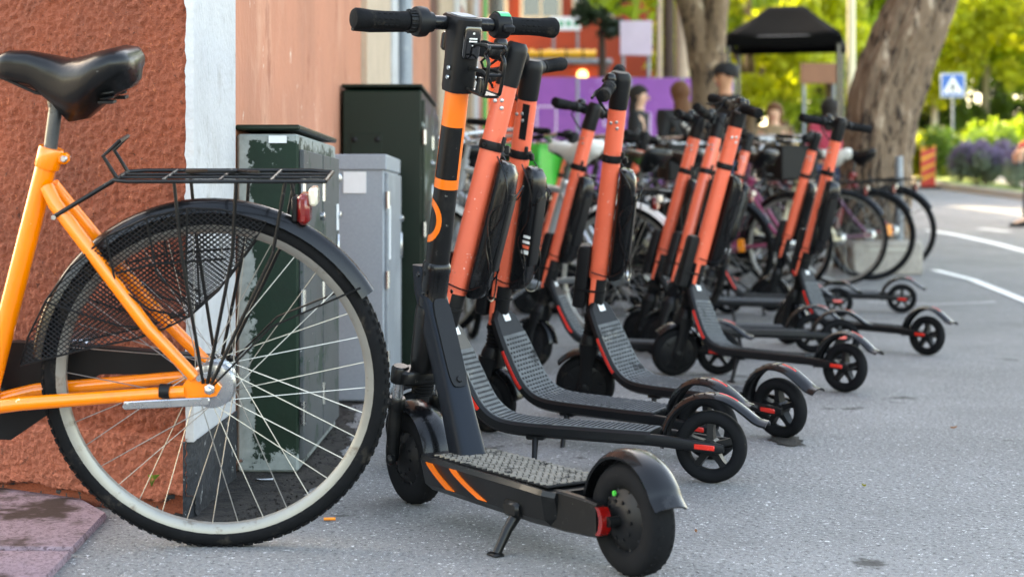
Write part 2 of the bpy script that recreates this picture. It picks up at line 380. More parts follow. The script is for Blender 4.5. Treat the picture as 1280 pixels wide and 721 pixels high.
# next house along the street
h2 = thing('plain_house', 'plain beige house standing next along the street after the corner house', 'building', (-.6, 24.3, 0))
m = MB(); m.box((-4, 8, 4), (8, 16, 9)); m.build('wall', 'plaster_beige', h2, ang=20)
for i, (y0, y1, mt) in enumerate(((.6, 2.6, 'plaster_white'), (4.0, 6.0, 'plaster_orange'), (8, 10, 'plaster_white'))):
    m = MB(); m.box((.015, (y0+y1)/2, 3.6), (.06, y1-y0, 6.4), ch=.01); m.build('pilaster', mt, h2, ang=20)
m = MB(); m.loft([[Vector(p) for p in ((.3, y, 8.5), (-4, y, 10.6), (-8.3, y, 8.5))] for y in (-.2, 16.2)]); m.build('roof', 'roof_tin', h2, ang=20)
gp = thing('green_post', 'thin bright green post standing before the far house fronts', 'post', (-.31, 18.5, gz(18.5)))
MB().tube([(0, 0, 0), (0, 0, 3.4)], .024, 10).build('pole', 'lime_plastic', gp); MB().lathe([(.07, 0), (.07, .02), (.03, .03)], (0, 0, 0), (0, 0, 1), 14).build('foot', 'galvanised', gp)

# ================================================================== street cabinets
def peeling():
    m = pm('peeling_green', hx('082417'), .6, spec=.3, var=.25, vs=9, bump=.12, bs=40); nt = m.node_tree; N = nt.nodes; L = nt.links; b = N['Principled BSDF']
    src = b.inputs['Base Color'].links[0].from_socket
    tc = N.new('ShaderNodeTexCoord'); sx = N.new('ShaderNodeSeparateXYZ'); L.new(tc.outputs['Object'], sx.inputs[0])
    n = N.new('ShaderNodeTexNoise'); n.inputs['Scale'].default_value = 16; n.inputs['Detail'].default_value = 8; n.inputs['Roughness'].default_value = .72; L.new(tc.outputs['Object'], n.inputs['Vector'])
    def mth(op, a, bb):
        k = N.new('ShaderNodeMath'); k.operation = op
        for i, q in enumerate((a, bb)):
            if isinstance(q, (int, float)): k.inputs[i].default_value = q
            else: L.new(q, k.inputs[i])
        return k.outputs[0]
    # bare metal on the left strip, along the top and near the foot of this face
    ax = mth('MULTIPLY', mth('SUBTRACT', .050, sx.outputs['X']), 26)
    az = mth('MULTIPLY', mth('SUBTRACT', sx.outputs['Z'], .83), 14)
    ab = mth('MULTIPLY', mth('SUBTRACT', .10, sx.outputs['Z']), 7)
    mxm = mth('MAXIMUM', ax, mth('MAXIMUM', az, ab))
    f = mth('ADD', mxm, mth('MULTIPLY', mth('SUBTRACT', n.outputs['Fac'], .58), 3.6))
    mr = N.new('ShaderNodeMapRange'); mr.inputs[1].default_value = -.06; mr.inputs[2].default_value = .06; L.new(f, mr.inputs[0])
    n2 = N.new('ShaderNodeTexNoise'); n2.inputs['Scale'].default_value = 40; L.new(tc.outputs['Object'], n2.inputs['Vector'])
    rp = N.new('ShaderNodeValToRGB'); rp.color_ramp.elements[0].color = hx('6a7370'); rp.color_ramp.elements[1].color = hx('a3aaa7'); L.new(n2.outputs['Fac'], rp.inputs[0])
    mx = N.new('ShaderNodeMix'); mx.data_type = 'RGBA'; L.new(mr.outputs[0], mx.inputs['Factor']); L.new(src, mx.inputs['A']); L.new(rp.outputs[0], mx.inputs['B'])
    L.new(mx.outputs['Result'], b.inputs['Base Color'])
peeling()
def cabinet(name, label, x0, x1, y0, y1, H, body, door, lid, n_door, over):
    t = thing(name, label, 'cabinet', (x0, y0, 0), 0, None); w_, d_ = x1-x0, y1-y0
    m = MB(); m.box((w_/2, d_/2, (H-.03)/2+.01), (w_, d_, H-.03), ch=.006); m.build('body', body, t, ang=20)
    lt = .056 if over > .006 else .014; m = MB(); m.box((w_/2, d_/2, H-lt/2+.004), (w_+over*2, d_+over*2, lt), ch=.004)
    m.build('lid', lid, t, ang=20)
    for k in range(n_door):
        a = d_*k/n_door+.012; b = d_*(k+1)/n_door-.012
        m = MB(); m.box((w_+.006, (a+b)/2, H/2-.01), (.014, b-a, H-.10), ch=.003); dr = m.build('door', door, t, ang=20)
        m = MB(); m.box((w_+.016, b-.05, H*.62), (.01, .03, .10), ch=.004); m.lathe([(.012, 0), (.012, .012), (.008, .014)], (w_+.012, b-.05, H*.74), (1, 0, 0), 12); m.build('handle', 'steel', dr)
        for z in (.18, .5, .82):
            m = MB(); m.tube([(w_+.012, a-.006, H*z-.03), (w_+.012, a-.006, H*z+.03)], .007, 8); m.build('hinge', 'steel', dr)
    return t, w_, d_, H
t, w_, d_, H = cabinet('street_cabinet', 'dark green street cabinet with large patches of peeled bare metal', -.708, -.55, 4.12, 4.98, .90, 'peeling_green', 'worn_door', 'green_paint', 2, .004)
MB().box((.105, -.003, .866), (.046, .003, .019)).build('sticker', 'paper', t); MB().box((w_+.016, .78, .66), (.003, .05, .08)).build('sticker', 'paper', t)
m = MB(); m.tube([(.0, -.012, .035), (.018, -.02, .045)], .004, 8); m.build('bolt', 'steel', t)
t, w_, d_, H = cabinet('street_cabinet', 'grey metal street cabinet with flat overhanging lid and white label', -.705, -.447, 5.6, 6.28, .87, 'grey_cabinet', 'galvanised', 'grey_cabinet', 1, .008)
MB().box((.155, -.003, .775), (.080, .003, .075)).build('sticker', 'paper', t)
m = MB(); m.lathe([(.016, 0), (.016, .004), (.009, .006)], (.095, 0, .79), (0, -1, 0), 14); m.build('lock', 'steel', t)
MB().box((w_+.015, .06, .60), (.003, .05, .19)).build('sticker', 'paper', t)
t, w_, d_, H = cabinet('street_cabinet', 'tall dark green street cabinet standing behind the grey one', -.70, -.373, 6.6, 7.9, 1.19, 'green_paint_clean', 'green_paint', 'green_paint_clean', 2, .004)
m = MB(); m.box((.10, -.002, .90), (.13, .004, .18), ch=.002); pnl = m.build('panel', 'green_paint_clean', t, ang=20)
for x in (.05, .145):
    m = MB(); m.lathe([(.012, 0), (.012, .005), (.006, .008)], (x, -.004, .965), (0, -1, 0), 12); m.build('bolt', 'black_plastic', pnl)
# ================================================================== bicycles
def wheel_meshes(key, r, tw, knobs, rim_mat, nsp):
    """tyre, rim, hub, one spoke and a joined set of spokes"""
    D = {}
    m = MB(); rc = r-tw; prof = [(rc+tw*math.cos(a), tw*.95*math.sin(a)) for a in [2*math.pi*k/12 for k in range(12)]]
    m.lathe(prof, n=72, closed=True)
    if knobs:
        for k in range(104):
            a = 2*math.pi*k/104
            for (yy, rr, sz) in ((.0115, r-.0038, .007), (-.0115, r-.0038, .007), (0, r-.0012, .009)):
                b = a+(math.pi/104 if yy == 0 else 0)
                m.box((rr*math.cos(b), yy, rr*math.sin(b)), (.005, sz, .010), Euler((0, -b, 0)))
    D['tyre'] = m.mesh('tyre', 'rubber', 38)
    m = MB(); ro = r-tw*1.3; ri = ro-.023
    m.lathe([(ro, -.013), (ro-.004, -.015), (ri+.006, -.012), (ri, -.006), (ri, .006), (ri+.006, .012), (ro-.004, .015), (ro, .013), (ro-.006, .009), (ro-.006, -.009)], n=72, closed=True); D['rim'] = m.mesh('rim', rim_mat, 38)
    m = MB(); m.lathe([(.008, -.062), (.008, -.045), (.034, -.042), (.036, -.03), (.030, -.026), (.028, .022), (.045, .026), (.047, .034), (.042, .042), (.012, .046), (.008, .062)], n=26); D['hub'] = m.mesh('hub', 'steel')
    def spoke(mm, k):
        sd = 1 if k % 2 else -1; a = 2*math.pi*k/nsp; off = R(62)*(1 if (k//2) % 2 else -1)
        h = a+off; p = (.038*math.cos(h), sd*.028, .038*math.sin(h)); q = (ri*math.cos(a), 0, ri*math.sin(a)); mm.tube([p, q], .00105, 5)
    D['spoke'] = [spoke_mesh(spoke, k) for k in range(4)] if knobs else None
    m = MB()
    for k in range(nsp): spoke(m, k)
    D['spokes'] = m.mesh('spokes', 'spoke_steel', 60); D['n'] = nsp; D['r'] = r; return D
def spoke_mesh(fn, k):
    m = MB(); fn(m, k); return m.mesh('spoke', 'spoke_steel', 60)
WH = {}
def wheel(parent, name, x, key, spokes_each=False, rot=0):
    D = WH[key]; w_ = put(name, D['rim'], parent, (x, 0, D['r'])); w_.rotation_euler = (0, R(rot), 0)
    put('tyre', D['tyre'], w_); put('hub', D['hub'], w_)
    if spokes_each:
        for k in range(D['n']):
            s = put('spoke', D['spoke'][k % 4], w_); s.rotation_euler = (0, -2*math.pi*(k-k % 4)/D['n'], 0)
    else: put('spokes', D['spokes'], w_)
    return w_
def mudguard(m, cx, r, a0, a1, hw=.028):
    secs = []
    for i in range(30):
        a = R(a0+(a1-a0)*i/29); sec = []
        for k in range(9):
            u = -1+2*k/8; rr = r+.009*(1-u*u)-.016*abs(u)**3; sec.append(Vector((cx+rr*math.cos(a), hw*u, WR+rr*math.sin(a))))
        for k in range(8, -1, -1):
            u = -1+2*k/8; rr = r+.0075*(1-u*u)-.0165*abs(u)**3; sec.append(Vector((cx+rr*math.cos(a), hw*u*.96, WR+rr*math.sin(a))))
        secs.append(sec)
    m.loft(secs)
WR = .35
def bike_saddle(parent, mat, dz=0):
    m = MB(); secs = []
    prof = [(.428, .005, .968, .020), (.421, .022, .986, .040), (.395, .030, .996, .054), (.355, .035, .995, .062), (.315, .044, .988, .086), (.28, .060, .985, .112), (.245, .084, .992, .112), (.21, .100, 1.003, .092), (.178, .103, 1.010, .078), (.157, .092, 1.006, .064), (.146, .062, .992, .036)]
    for x, hw, zt, th in prof:
        x -= .012; th *= 1.12
        sec = []
        for k in range(20):
            a = 2*math.pi*k/20; c_, s_ = math.cos(a), math.sin(a)
            y = hw*(abs(c_)**.75)*(1 if c_ >= 0 else -1); z = zt-th*.42+(th*.42 if s_ > 0 else th*.58*(.8 if hw > .05 else 1))*(abs(s_)**.8)*(1 if s_ >= 0 else -1)
            if hw > .05 and abs(c_) < .5 and s_ < 0: z -= .018
            if hw > .05 and s_ > 0: z -= .006*(1-abs(c_))      # shallow channel
            sec.append(Vector((x, y, z+dz)))
        secs.append(sec)
    m.loft(secs); s = m.build('saddle', mat, parent, ang=60)
    m = MB(); m.tube([(.19, .099, .962+dz), (.165, .098, .972+dz), (.147, .07, .972+dz), (.143, 0, .968+dz), (.147, -.07, .972+dz), (.165, -.098, .972+dz), (.19, -.099, .962+dz), (.25, -.08, .94+dz)], .0022, 6); m.build('piping', 'seat_post', s)
    m = MB()
    for sy in (-1, 1):
        m.tube([(.40, sy*.012, .945+dz), (.33, sy*.022, .915+dz), (.26, sy*.022, .905+dz), (.19, sy*.035, .925+dz), (.165, sy*.045, .945+dz)], .0035, 6)
        hel = [(.185+.013*math.cos(t), sy*.05+.013*math.sin(t), .905+dz+t*.0016) for t in [k*.5 for k in range(40)]]; m.tube(hel, .0022, 5)
        m.box((.185, sy*.05, .90+dz), (.03, .03, .006), ch=.001)
    m.build('saddle_rails', 'black_plastic', s)
    return s
def bicycle(name, label, loc, rz, roll=0, frame='bike_orange', wkey='plain', sad='saddle_leather', guard='black_gloss', style='step', rack=True, basket=None, detail=False, steer=0, dz=0, light=True, group=None):
    t = thing(name, label, 'bicycle', loc, rz, group, roll)
    H, BB, ST, HT, HB = (0, WR), (.467, .30), (.317, .805), (.915, .93), (.955, .76); FH = (1.10, WR)
    V3 = lambda p, y=0: (p[0], y, p[1])
    wheel(t, 'rear_wheel', 0, wkey, detail, 7); wheel(t, 'front_wheel', 1.10, wkey, False, 20)
    m = MB(); m.tube([V3(BB), V3(ST)], .0205, 16); m.tube([V3(HB), V3(HT)], .022, 14)
    if style == 'step':
        m.tube([(.452, 0, .345), (.60, 0, .37), (.80, 0, .56), V3(HB)], .020, 12); m.tube([(.415, 0, .47), (.60, 0, .50), (.79, 0, .67), (HB[0]-.012, 0, HB[1]+.06)], .015, 12)
    else:
        m.tube([V3(BB), V3(HB)], .019, 12); m.tube([(.325, 0, .765), (HT[0]+.005, 0, HT[1]-.05)], .016, 12)
    m.lathe([(.024, -.045), (.026, -.04), (.026, .04), (.024, .045)], V3(BB), (0, 1, 0), 16)
    for sy in (-1, 1):
        m.tube([(.317, sy*.018, .745), (.30, sy*.032, .715), (.12, sy*.055, .47), (.03, sy*.06, .372)], [.0145, .0145, .0135, .012], 12)
        m.tube([(.455, sy*.03, .30), (.38, sy*.05, .315), (.05, sy*.06, .343)], [.0145, .0145, .0125], 12)
        m.prism([(.055, .355), (.055, .332), (.02, .328), (-.012, .335), (-.022, .352), (-.01, .366), (.02, .37), (.032, .385)], lambda u, v, d: Vector((u, d, v)), sy*.054, sy*.064)
    m.lathe([(.0235, -.02), (.025, -.018), (.025, .02), (.0235, .022)], (.3165, 0, .80), (-.285, 0, .96), 16); m.box((.288, 0, .80), (.022, .026, .022), ch=.005)
    m.build('frame', frame, t)
    if detail:
        m = MB()
        for sy in (-1, 1):
            m.lathe([(.011, 0), (.011, .008), (.007, .010), (.007, .02), (.003, .022)], (0, sy*.064, .35), (0, sy, 0), 6)
            m.lathe([(.006, 0), (.006, .006)], (.02, sy*.066, .372), (0, sy, 0), 8); m.lathe([(.006, 0), (.006, .006)], (.006, sy*.066, .378), (0, sy, 0), 8)
        m.lathe([(.005, -.017), (.007, -.015), (.007, .015), (.005, .017)], (.284, 0, .80), (0, 1, 0), 8)
        m.lathe([(.005, 0), (.005, .006)], (.298, .046, .69), (0, 1, 0), 8); stuff(m.build('bolts', 'steel', t))
        m = MB(); m.box((.085, .072, .322), (.17, .005, .017), Euler((0, R(3), 0)), .002); m.lathe([(.044, .03), (.044, .050), (.036, .052)], (0, 0, .35), (0, 1, 0), 24); m.lathe([(.006, 0), (.006, .01)], (.165, .07, .318), (0, 1, 0), 8); m.build('brake_arm', 'steel', t)
        m = MB(); m.tube([(.08, .06, .3435), (.10, .0595, .3435)], .0152, 12); m.build('cable_clip', 'black_plastic', t)
    m = MB(); m.tube([(.318, 0, .79), (.30-.005, 0, .92)], .0135, 12); m.lathe([(.020, -.014), (.022, 0), (.018, .014)], (.2935, 0, .915), (0, 0, 1), 10); m.build('seat_post', 'seat_post', t)
    bike_saddle(t, sad, .016)
    mg = MB(); mudguard(mg, 0, .362, 8, 150); gd = mg.build('mudguard', guard, t, ang=50)
    mg = MB(); mudguard(mg, 1.10, .362, 12, 165, .027); mg.build('mudguard', guard, t, ang=50)
    for sy in (-1, 1):
        for pp in ([(0, sy*.066, .35), (-.12, sy*.045, .47), (-.297, sy*.027, .545)], [(1.10, sy*.05, .35), (1.42, sy*.027, .52)]): MB().tube(pp, .0021, 6).build('mudguard_stay', 'black_paint', t)
    if rack:
        m = MB(); z = .765
        for sy in (-1, 1):
            m.tube([(.175, sy*.060, z), (.145, sy*.078, z), (-.19, sy*.078, z), (-.235, sy*.066, z-.002)], .0042, 8)
            for x0, x1 in ((.055, .012), (-.065, .004), (-.16, -.004)): m.tube([(x0, sy*.078, z), (x0*.82, sy*.076, .62), (x1, sy*.07, .362)], .0036, 8)
        m.tube([(-.235, -.066, z-.002), (-.235, .066, z-.002)], .0042, 8); m.tube([(.175, -.045, z), (.175, .045, z)], .0042, 8)
        m.tube([(.172, -.045, z), (.198, -.045, z+.045), (.17, -.045, z+.074), (.165, .045, z+.074), (.198, .045, z+.045), (.172, .045, z)], .0042, 8)
        for x in (.08, -.03, -.13): m.tube([(x, -.078, z), (x, .078, z)], .0035, 8)
        for y in (-.022, .022): m.tube([(.175, y, z), (-.235, y, z)], .0032, 8)
        m.tube([(.175, .045, z), (.30, .047, .69)], .0045, 8); m.tube([(.175, -.045, z), (.30, -.047, .69)], .0045, 8)
        m.tube([(.05, -.02, z+.006), (.0, .02, z+.012), (-.05, -.02, z+.006), (-.10, .02, z+.01)], .0035, 6)
        rk = m.build('carrier_rack', 'black_paint', t)
    if light:
        m = MB(); m.box((-.185, 0, .70), (.026, .05, .062), ch=.009); lt = m.build('tail_light', 'red_lens', t)
        m = MB(); m.box((-.205, 0, .725), (.018, .044, .036), ch=.005); m.build('reflector', 'lens_clear', lt)
        m = MB(); m.box((-.168, 0, .70), (.012, .04, .05), ch=.003); m.tube([(-.168, 0, .70), (-.16, 0, .76)], .004, 6); m.build('light_bracket', 'black_plastic', lt)
    # chain case, crank and pedals on the far side
    m = MB(); out = [(-.03, .378), (-.03, .345), (.25, .345), (.36, .26), (.44, .205), (.52, .21), (.575, .27), (.565, .36), (.51, .405), (.42, .412), (.25, .402)]
    m.prism(out, lambda u, v, d: Vector((u, d, v)), -.062, -.085); m.build('chain_case', 'black_plastic', t, ang=30)
    m = MB()
    for sy, a in ((1, -35), (-1, 145)):
        e = (BB[0]+.17*math.cos(R(a)), sy*.085, BB[1]+.17*math.sin(R(a))); m.tube([(BB[0], sy*.075, BB[1]), e], [.013, .010], 8)
        m.box((e[0], sy*.135, e[2]), (.09, .085, .024), ch=.006)
    m.lathe([(.022, -.09), (.022, .09)], V3(BB), (0, 1, 0), 12); m.build('crank', 'steel', t)
    # front end
    rs = Matrix.Translation(Vector((HB[0], 0, HB[1])))@Matrix.Rotation(R(steer), 4, Vector((-.2, 0, .98)))@Matrix.Translation(Vector((-HB[0], 0, -HB[1])))
    m = MB()
    for sy in (-1, 1): m.tube([(.965, sy*.03, .735), (1.0, sy*.048, .60), (1.05, sy*.052, .45), (1.10, sy*.052, .35)], [.014, .013, .011, .009], 10)
    m.box((.962, 0, .742), (.035, .075, .03), ch=.008); m.tube([(.962, 0, .73), (.90, 0, 1.0)], .0125, 10); f = m.build('fork', frame, t); f.matrix_local = rs
    m = MB(); m.tube([(.895, 0, 1.02), (.93, 0, 1.055)], .014, 10)
    m.tube([(.60, .29, 1.09), (.72, .29, 1.10), (.86, .25, 1.10), (.935, .12, 1.075), (.935, 0, 1.06), (.935, -.12, 1.075), (.86, -.25, 1.10), (.72, -.29, 1.10), (.60, -.29, 1.09)], .011, 10); hb = m.build('handlebar', 'steel', t); hb.matrix_local = rs
    for sy in (-1, 1):
        m = MB(); m.tube([(.585, sy*.29, 1.089), (.60, sy*.29, 1.09), (.70, sy*.29, 1.0985), (.715, sy*.29, 1.10)], [.015, .017, .016, .014], 10); m.tube([(.735, sy*.288, 1.098), (.75, sy*.285, 1.09), (.66, sy*.30, 1.055)], .005, 6); m.build('grip', 'rubber', hb)
    if basket:
        m = MB(); bx, by, bz, bw, bd, bh = 1.13, 0, .93, .30, .36, .24
        if basket == 'wire':
            for k in range(7):
                z = bz-bh/2+bh*k/6; g = .86+.14*k/6; m.tube([(bx+bw/2*g*a, bd/2*g*b, z) for a, b in ((-1, -1), (1, -1), (1, 1), (-1, 1))], .003, 5, closed=True)
            for k in range(9):
                u = -1+2*k/8
                for a, b in ((u, -1), (u, 1), (-1, u), (1, u)): m.tube([(bx+bw/2*a*.86, bd/2*b*.86, bz-bh/2), (bx+bw/2*a, bd/2*b, bz+bh/2)], .0022, 5)
                m.tube([(bx+bw/2*u*.86, -bd/2*.86, bz-bh/2), (bx+bw/2*u*.86, bd/2*.86, bz-bh/2)], .0022, 5)
            k_ = m.build('basket', 'black_paint', t); 
        else:
            for (c_, s_) in (((bx, by, bz-bh/2), (bw, bd, .012)), ((bx-bw/2, by, bz), (.012, bd, bh)), ((bx+bw/2, by, bz), (.012, bd, bh)), ((bx, by-bd/2, bz), (bw, .012, bh)), ((bx, by+bd/2, bz), (bw, .012, bh))): m.box(c_, s_, ch=.004)
            m.tube([(bx+bw/2*a*1.02, bd/2*b*1.02, bz+bh/2) for a, b in ((-1, -1), (1, -1), (1, 1), (-1, 1))], .009, 6, closed=True); k_ = m.build('basket', basket, t)
        k_.matrix_local = rs
    return t
WH['near'] = wheel_meshes('near', .35, .0195, True, 'rim_alloy', 36)
WH['plain'] = wheel_meshes('plain', .35, .019, False, 'rim_alloy', 32)
WH['dark'] = wheel_meshes('dark', .35, .019, False, 'black_paint', 32)
hub = W(262, 478, 2000/621)
ob = bicycle('orange_bicycle', 'orange step-through bicycle with black rack, mesh skirt guard and red tail light', (hub.x+.012, hub.y+.06, 0), R(180), R(-9), wkey='near', detail=True)
# mesh skirt guard: real woven wires, clipped to the panel's outline
def pxl(px, py): return ((262-px)/621, (690-py)/621)
poly = [pxl(*p) for p in ((26, 447), (110, 425), (170, 412), (205, 400), (238, 384), (274, 352), (308, 306), (334, 268), (280, 252), (240, 250), (190, 262), (140, 285), (95, 322), (62, 365), (38, 410))]
def inside(u, v):
    c = False; j = len(poly)-1
    for i in range(len(poly)):
        (x1, y1), (x2, y2) = poly[i], poly[j]
        if (y1 > v) != (y2 > v) and u < (x2-x1)*(v-y1)/(y2-y1)+x1: c = not c
        j = i
    return c
for sy in (1, -1):
    m = MB()
    for ang in (38, -38):
        d = Vector((math.cos(R(ang)), math.sin(R(ang)))); nn = Vector((-d.y, d.x)); c = Vector((.15, .55))
        for k in range(-45, 46):
            o0 = c+nn*(k*.0078); run = None; st = .006
            for q in range(-60, 61):
                p = o0+d*(q*st); ins_ = inside(p.x, p.y)
                if ins_ and run is None: run = p
                if (not ins_ or q == 60) and run is not None:
                    a = run; b = o0+d*((q-1)*st)
                    if (b-a).length > .004:
                        yb = lambda s: sy*(.040+.014*max(0, 1-abs(s-.15)/.3)); m.tube([(a.x, yb(a.x), a.y), (b.x, yb(b.x), b.y)], .00105, 4)
                    run = None
    g = stuff(m.build('skirt_guard', 'black_plastic', ob, ang=60))
    m = MB(); m.tube([(u, sy*(.040+.014*max(0, 1-abs(u-.15)/.3)), v) for u, v in poly], .0022, 6, closed=True)
    for pts in (((140, 285), (150, 345), (190, 375), (236, 385)), ((62, 365), (150, 395), (205, 400)), ((240, 250), (236, 320), (238, 384)), ((190, 262), (200, 330), (240, 372)), ((150, 330), (200, 318), (285, 312))):
        m.tube([(pxl(*p)[0], sy*.055, pxl(*p)[1]) for p in pts], .0022, 6)
    m.build('guard_wire', 'black_plastic', ob)
# ================================================================== scooters
RK = math.atan(.27); AX = Vector((math.sin(RK), 0, math.cos(RK))); PX = Vector((math.cos(RK), 0, -math.sin(RK)))
def mk_S(O): return lambda t, off=0, y=0: O+AX*t+PX*off+Vector((0, y, 0))
def sl(m, S, st, e=2.0, n=22, yo=0):
    """loft along the stem: (t, half depth, half width, offset)"""
    secs = []
    for t, a, b, off in st:
        sec = []
        for k in range(n):
            q = 2*math.pi*k/n; c_, s_ = math.cos(q), math.sin(q)
            sec.append(S(t, off+a*math.copysign(abs(c_)**(2/e), c_), yo+b*math.copysign(abs(s_)**(2/e), s_)))
        secs.append(sec)
    m.loft(secs); return m
def path_frames(P):
    P = [Vector((p[0], 0, p[1])) for p in P]; out = []
    for i, p in enumerate(P):
        t = (P[min(i+1, len(P)-1)]-P[max(i-1, 0)]).normalized(); out.append((p, t, Vector((-t.z, 0, t.x))))
    return out
def resample(P, n):
    L_ = [0]
    for a, b in zip(P[:-1], P[1:]): L_.append(L_[-1]+math.dist(a, b))
    out = []
    for k in range(n):
        s = L_[-1]*k/(n-1); i = 0
        while i < len(P)-2 and L_[i+1] < s: i += 1
        f = (s-L_[i])/max(1e-9, L_[i+1]-L_[i]); out.append(tuple(a+(b-a)*f for a, b in zip(P[i], P[i+1])))
    return out
def catmull(P, k=6):
    out = []
    for i in range(len(P)-1):
        p0, p1, p2, p3 = P[max(i-1, 0)], P[i], P[i+1], P[min(i+2, len(P)-1)]
        for j in range(k):
            t = j/k; out.append(tuple(.5*((2*b)+(c-a)*t+(2*a-5*b+4*c-d)*t*t+(3*b-a-3*c+d)*t**3) for a, b, c, d in zip(p0, p1, p2, p3)))
    out.append(P[-1]); return out
def fender(m, cx, cz, pts, hw, th=.004, ridge=.012):
    P = catmull(pts, 5); secs = []
    for (p, t, nrm), u in zip(path_frames(P), range(len(P))):
        sec = []
        for k in range(9):
            v = -1+2*k/8; sec.append(p+Vector((0, hw*v, 0))+nrm*(ridge*(1-abs(v)**2.6)))
        for k in range(8, -1, -1):
            v = -1+2*k/8; sec.append(p+Vector((0, hw*v*.95, 0))+nrm*(ridge*(1-abs(v)**2.6)-th))
        secs.append(sec)
    m.loft(secs)
def tyre_mesh(r, tw, hw, name='tyre', mat='rubber', tread=0):
    m = MB(); prof = [(r-tw+tw*math.copysign(abs(math.cos(a))**.8, math.cos(a)), hw*math.copysign(abs(math.sin(a))**.75, math.sin(a))) for a in [2*math.pi*k/16 for k in range(16)]]
    m.lathe(prof, n=56, closed=True)
    for k in range(tread):
        a = 2*math.pi*k/tread
        for sy in (-1, 1): m.box(((r-.0032)*math.cos(a), sy*hw*.40, (r-.0032)*math.sin(a)), (.004, hw*.36, .007), Euler((0, -a, 0)).to_matrix()@Euler((sy*.6, 0, 0)).to_matrix())
    return m.mesh(name, mat)
LB = .80; RF, RR = .100, .0915
def coral_parts():
    O = Vector((0, 0, RF)); S = mk_S(O); T = []      # (name, mesh, parent index or None, steered, matrix)
    def add(name, me, par=None, st=False, loc=None): T.append((name, me, par, st, loc)); return len(T)-1
    # front wheel
    m = MB(); m.lathe([(.010, -.030), (.028, -.029), (.045, -.024), (.072, -.022), (.078, -.017), (.078, .017), (.072, .022), (.045, .024), (.028, .029), (.010, .030)], n=40)
    for k in range(8):
        a = 2*math.pi*k/8
        for sy in (-1, 1): m.box((.056*math.cos(a), sy*.0235, .056*math.sin(a)), (.022, .004, .006), Euler((0, -a, 0)), .001)
    i = add('front_wheel', m.mesh('front_wheel', 'black_plastic'), None, True, (0, 0, RF)); add('tyre', tyre_mesh(RF, .024, .0225), i, True)
    # fork with cheeks, crown and little fender
    m = MB()
    for sy in (-1, 1):
        secs = []
        for t, a in ((-.022, .014), (-.012, .022), (.012, .024), (.05, .019), (.09, .022), (.125, .028), (.15, .030)):
            secs.append([S(t, a*math.cos(q), sy*(.0375)+.0085*math.sin(q)) for q in [2*math.pi*k/14 for k in range(14)]])
        m.loft(secs); m.lathe([(.016, 0), (.015, .006), (.009, .009)], (0, sy*.044, RF), (0, sy, 0), 14)
    sl(m, S, [(.118, .034, .046, 0), (.135, .036, .046, 0), (.165, .030, .040, 0), (.18, .026, .030, 0)], 2.6)
    f = add('fork', m.mesh('fork', 'black_plastic'), None, True)
    m = MB(); fender(m, 0, RF, [(.113*math.cos(R(a)), RF+.113*math.sin(R(a))) for a in (132, 110, 88, 60, 36, 16, 4)], .030, .004, .010); add('front_fender', m.mesh('front_fender', 'black_gloss', 50), f, True)
    m = MB(); st = []
    for k in range(15): st.append((.176+k*.0062, *( (.0285, .0285) if k % 2 else (.0235, .0235)), 0))
    sl(m, S, st, 2); add('bellows', m.mesh('bellows', 'rubber', 20), None, True)
    m = MB(); sl(m, S, [(.262, 0.0252, 0.0244, 0), (.27, 0.0286, 0.0260, 0), (.375, 0.0302, 0.0269, 0), (.385, 0.0286, 0.0252, 0)], 2.2); add('lower_stem', m.mesh('lower_stem', 'black_plastic'), None, True)
    m = MB(); sl(m, S, [(.376, 0.0307, 0.0273, 0), (.40, 0.0307, 0.0273, 0), (.93, 0.0290, 0.0260, 0), (.945, 0.0281, 0.0252, 0)], 2.2, 28)
    s_ = add('stem', m.mesh('stem', 'coral'), None, True)
    for sy in (-1, 1):
        m = MB(); sl(m, S, [(.25, .006, .0025, -.010), (.30, .008, .003, -.010), (.376, .009, .003, -.010)], 2.4, 10, sy*.0270); add('stem_flash', m.mesh('stem_flash', 'coral'), s_, True)
    m = MB()
    for sy in (-1, 1):
        for t, off in ((.905, .004), (.885, .008), (.90, -.014)): m.lathe([(.0055, 0), (.0055, .003), (.003, .004)], S(t, off, sy*.0245), (0, sy, 0), 8)
    add('screws', m.mesh('screws', 'steel'), s_, True)
    # battery pod with its retaining cord
    m = MB(); sl(m, S, [(.375, .012, .022, .048), (.385, .023, .032, .054), (.41, .028, .038, .060), (.55, .029, .040, .062), (.69, .029, .040, .062), (.725, .027, .037, .060), (.745, .021, .030, .053), (.752, .010, .018, .046)], 3.2, 28); b = add('battery', m.mesh('battery', 'black_gloss'), None, True)
    m = MB(); sl(m, S, [(.46, .004, .024, .091), (.47, .006, .026, .091), (.66, .006, .026, .091), (.67, .004, .024, .091)], 4, 16); add('battery_grip', m.mesh('battery_grip', 'black_plastic'), b, True)
    m = MB(); pts = []
    for t, off, y in ((.76, .03, -.034), (.70, .075, -.047), (.62, .088, -.046), (.54, .06, -.047), (.47, .085, -.046), (.395, .095, -.03), (.385, .10, .03), (.47, .085, .046), (.54, .06, .047), (.62, .088, .046), (.70, .075, .047), (.76, .03, .034)): pts.append(tuple(S(t, off, y)))
    m.tube(catmull(pts, 5), .0022, 5); pts = [tuple(S(t, off, y)) for t, off, y in ((.40, -.02, -.034), (.40, .05, -.045), (.46, .092, -.044), (.60, .05, -.047), (.66, .098, -.03), (.70, .11, 0), (.66, .098, .03), (.60, .05, .047), (.46, .092, .044), (.40, .05, .045), (.40, -.02, .034))]
    m.tube(catmull(pts, 5), .0022, 5); add('cord', m.mesh('cord', 'black_gloss', 60), b, True)
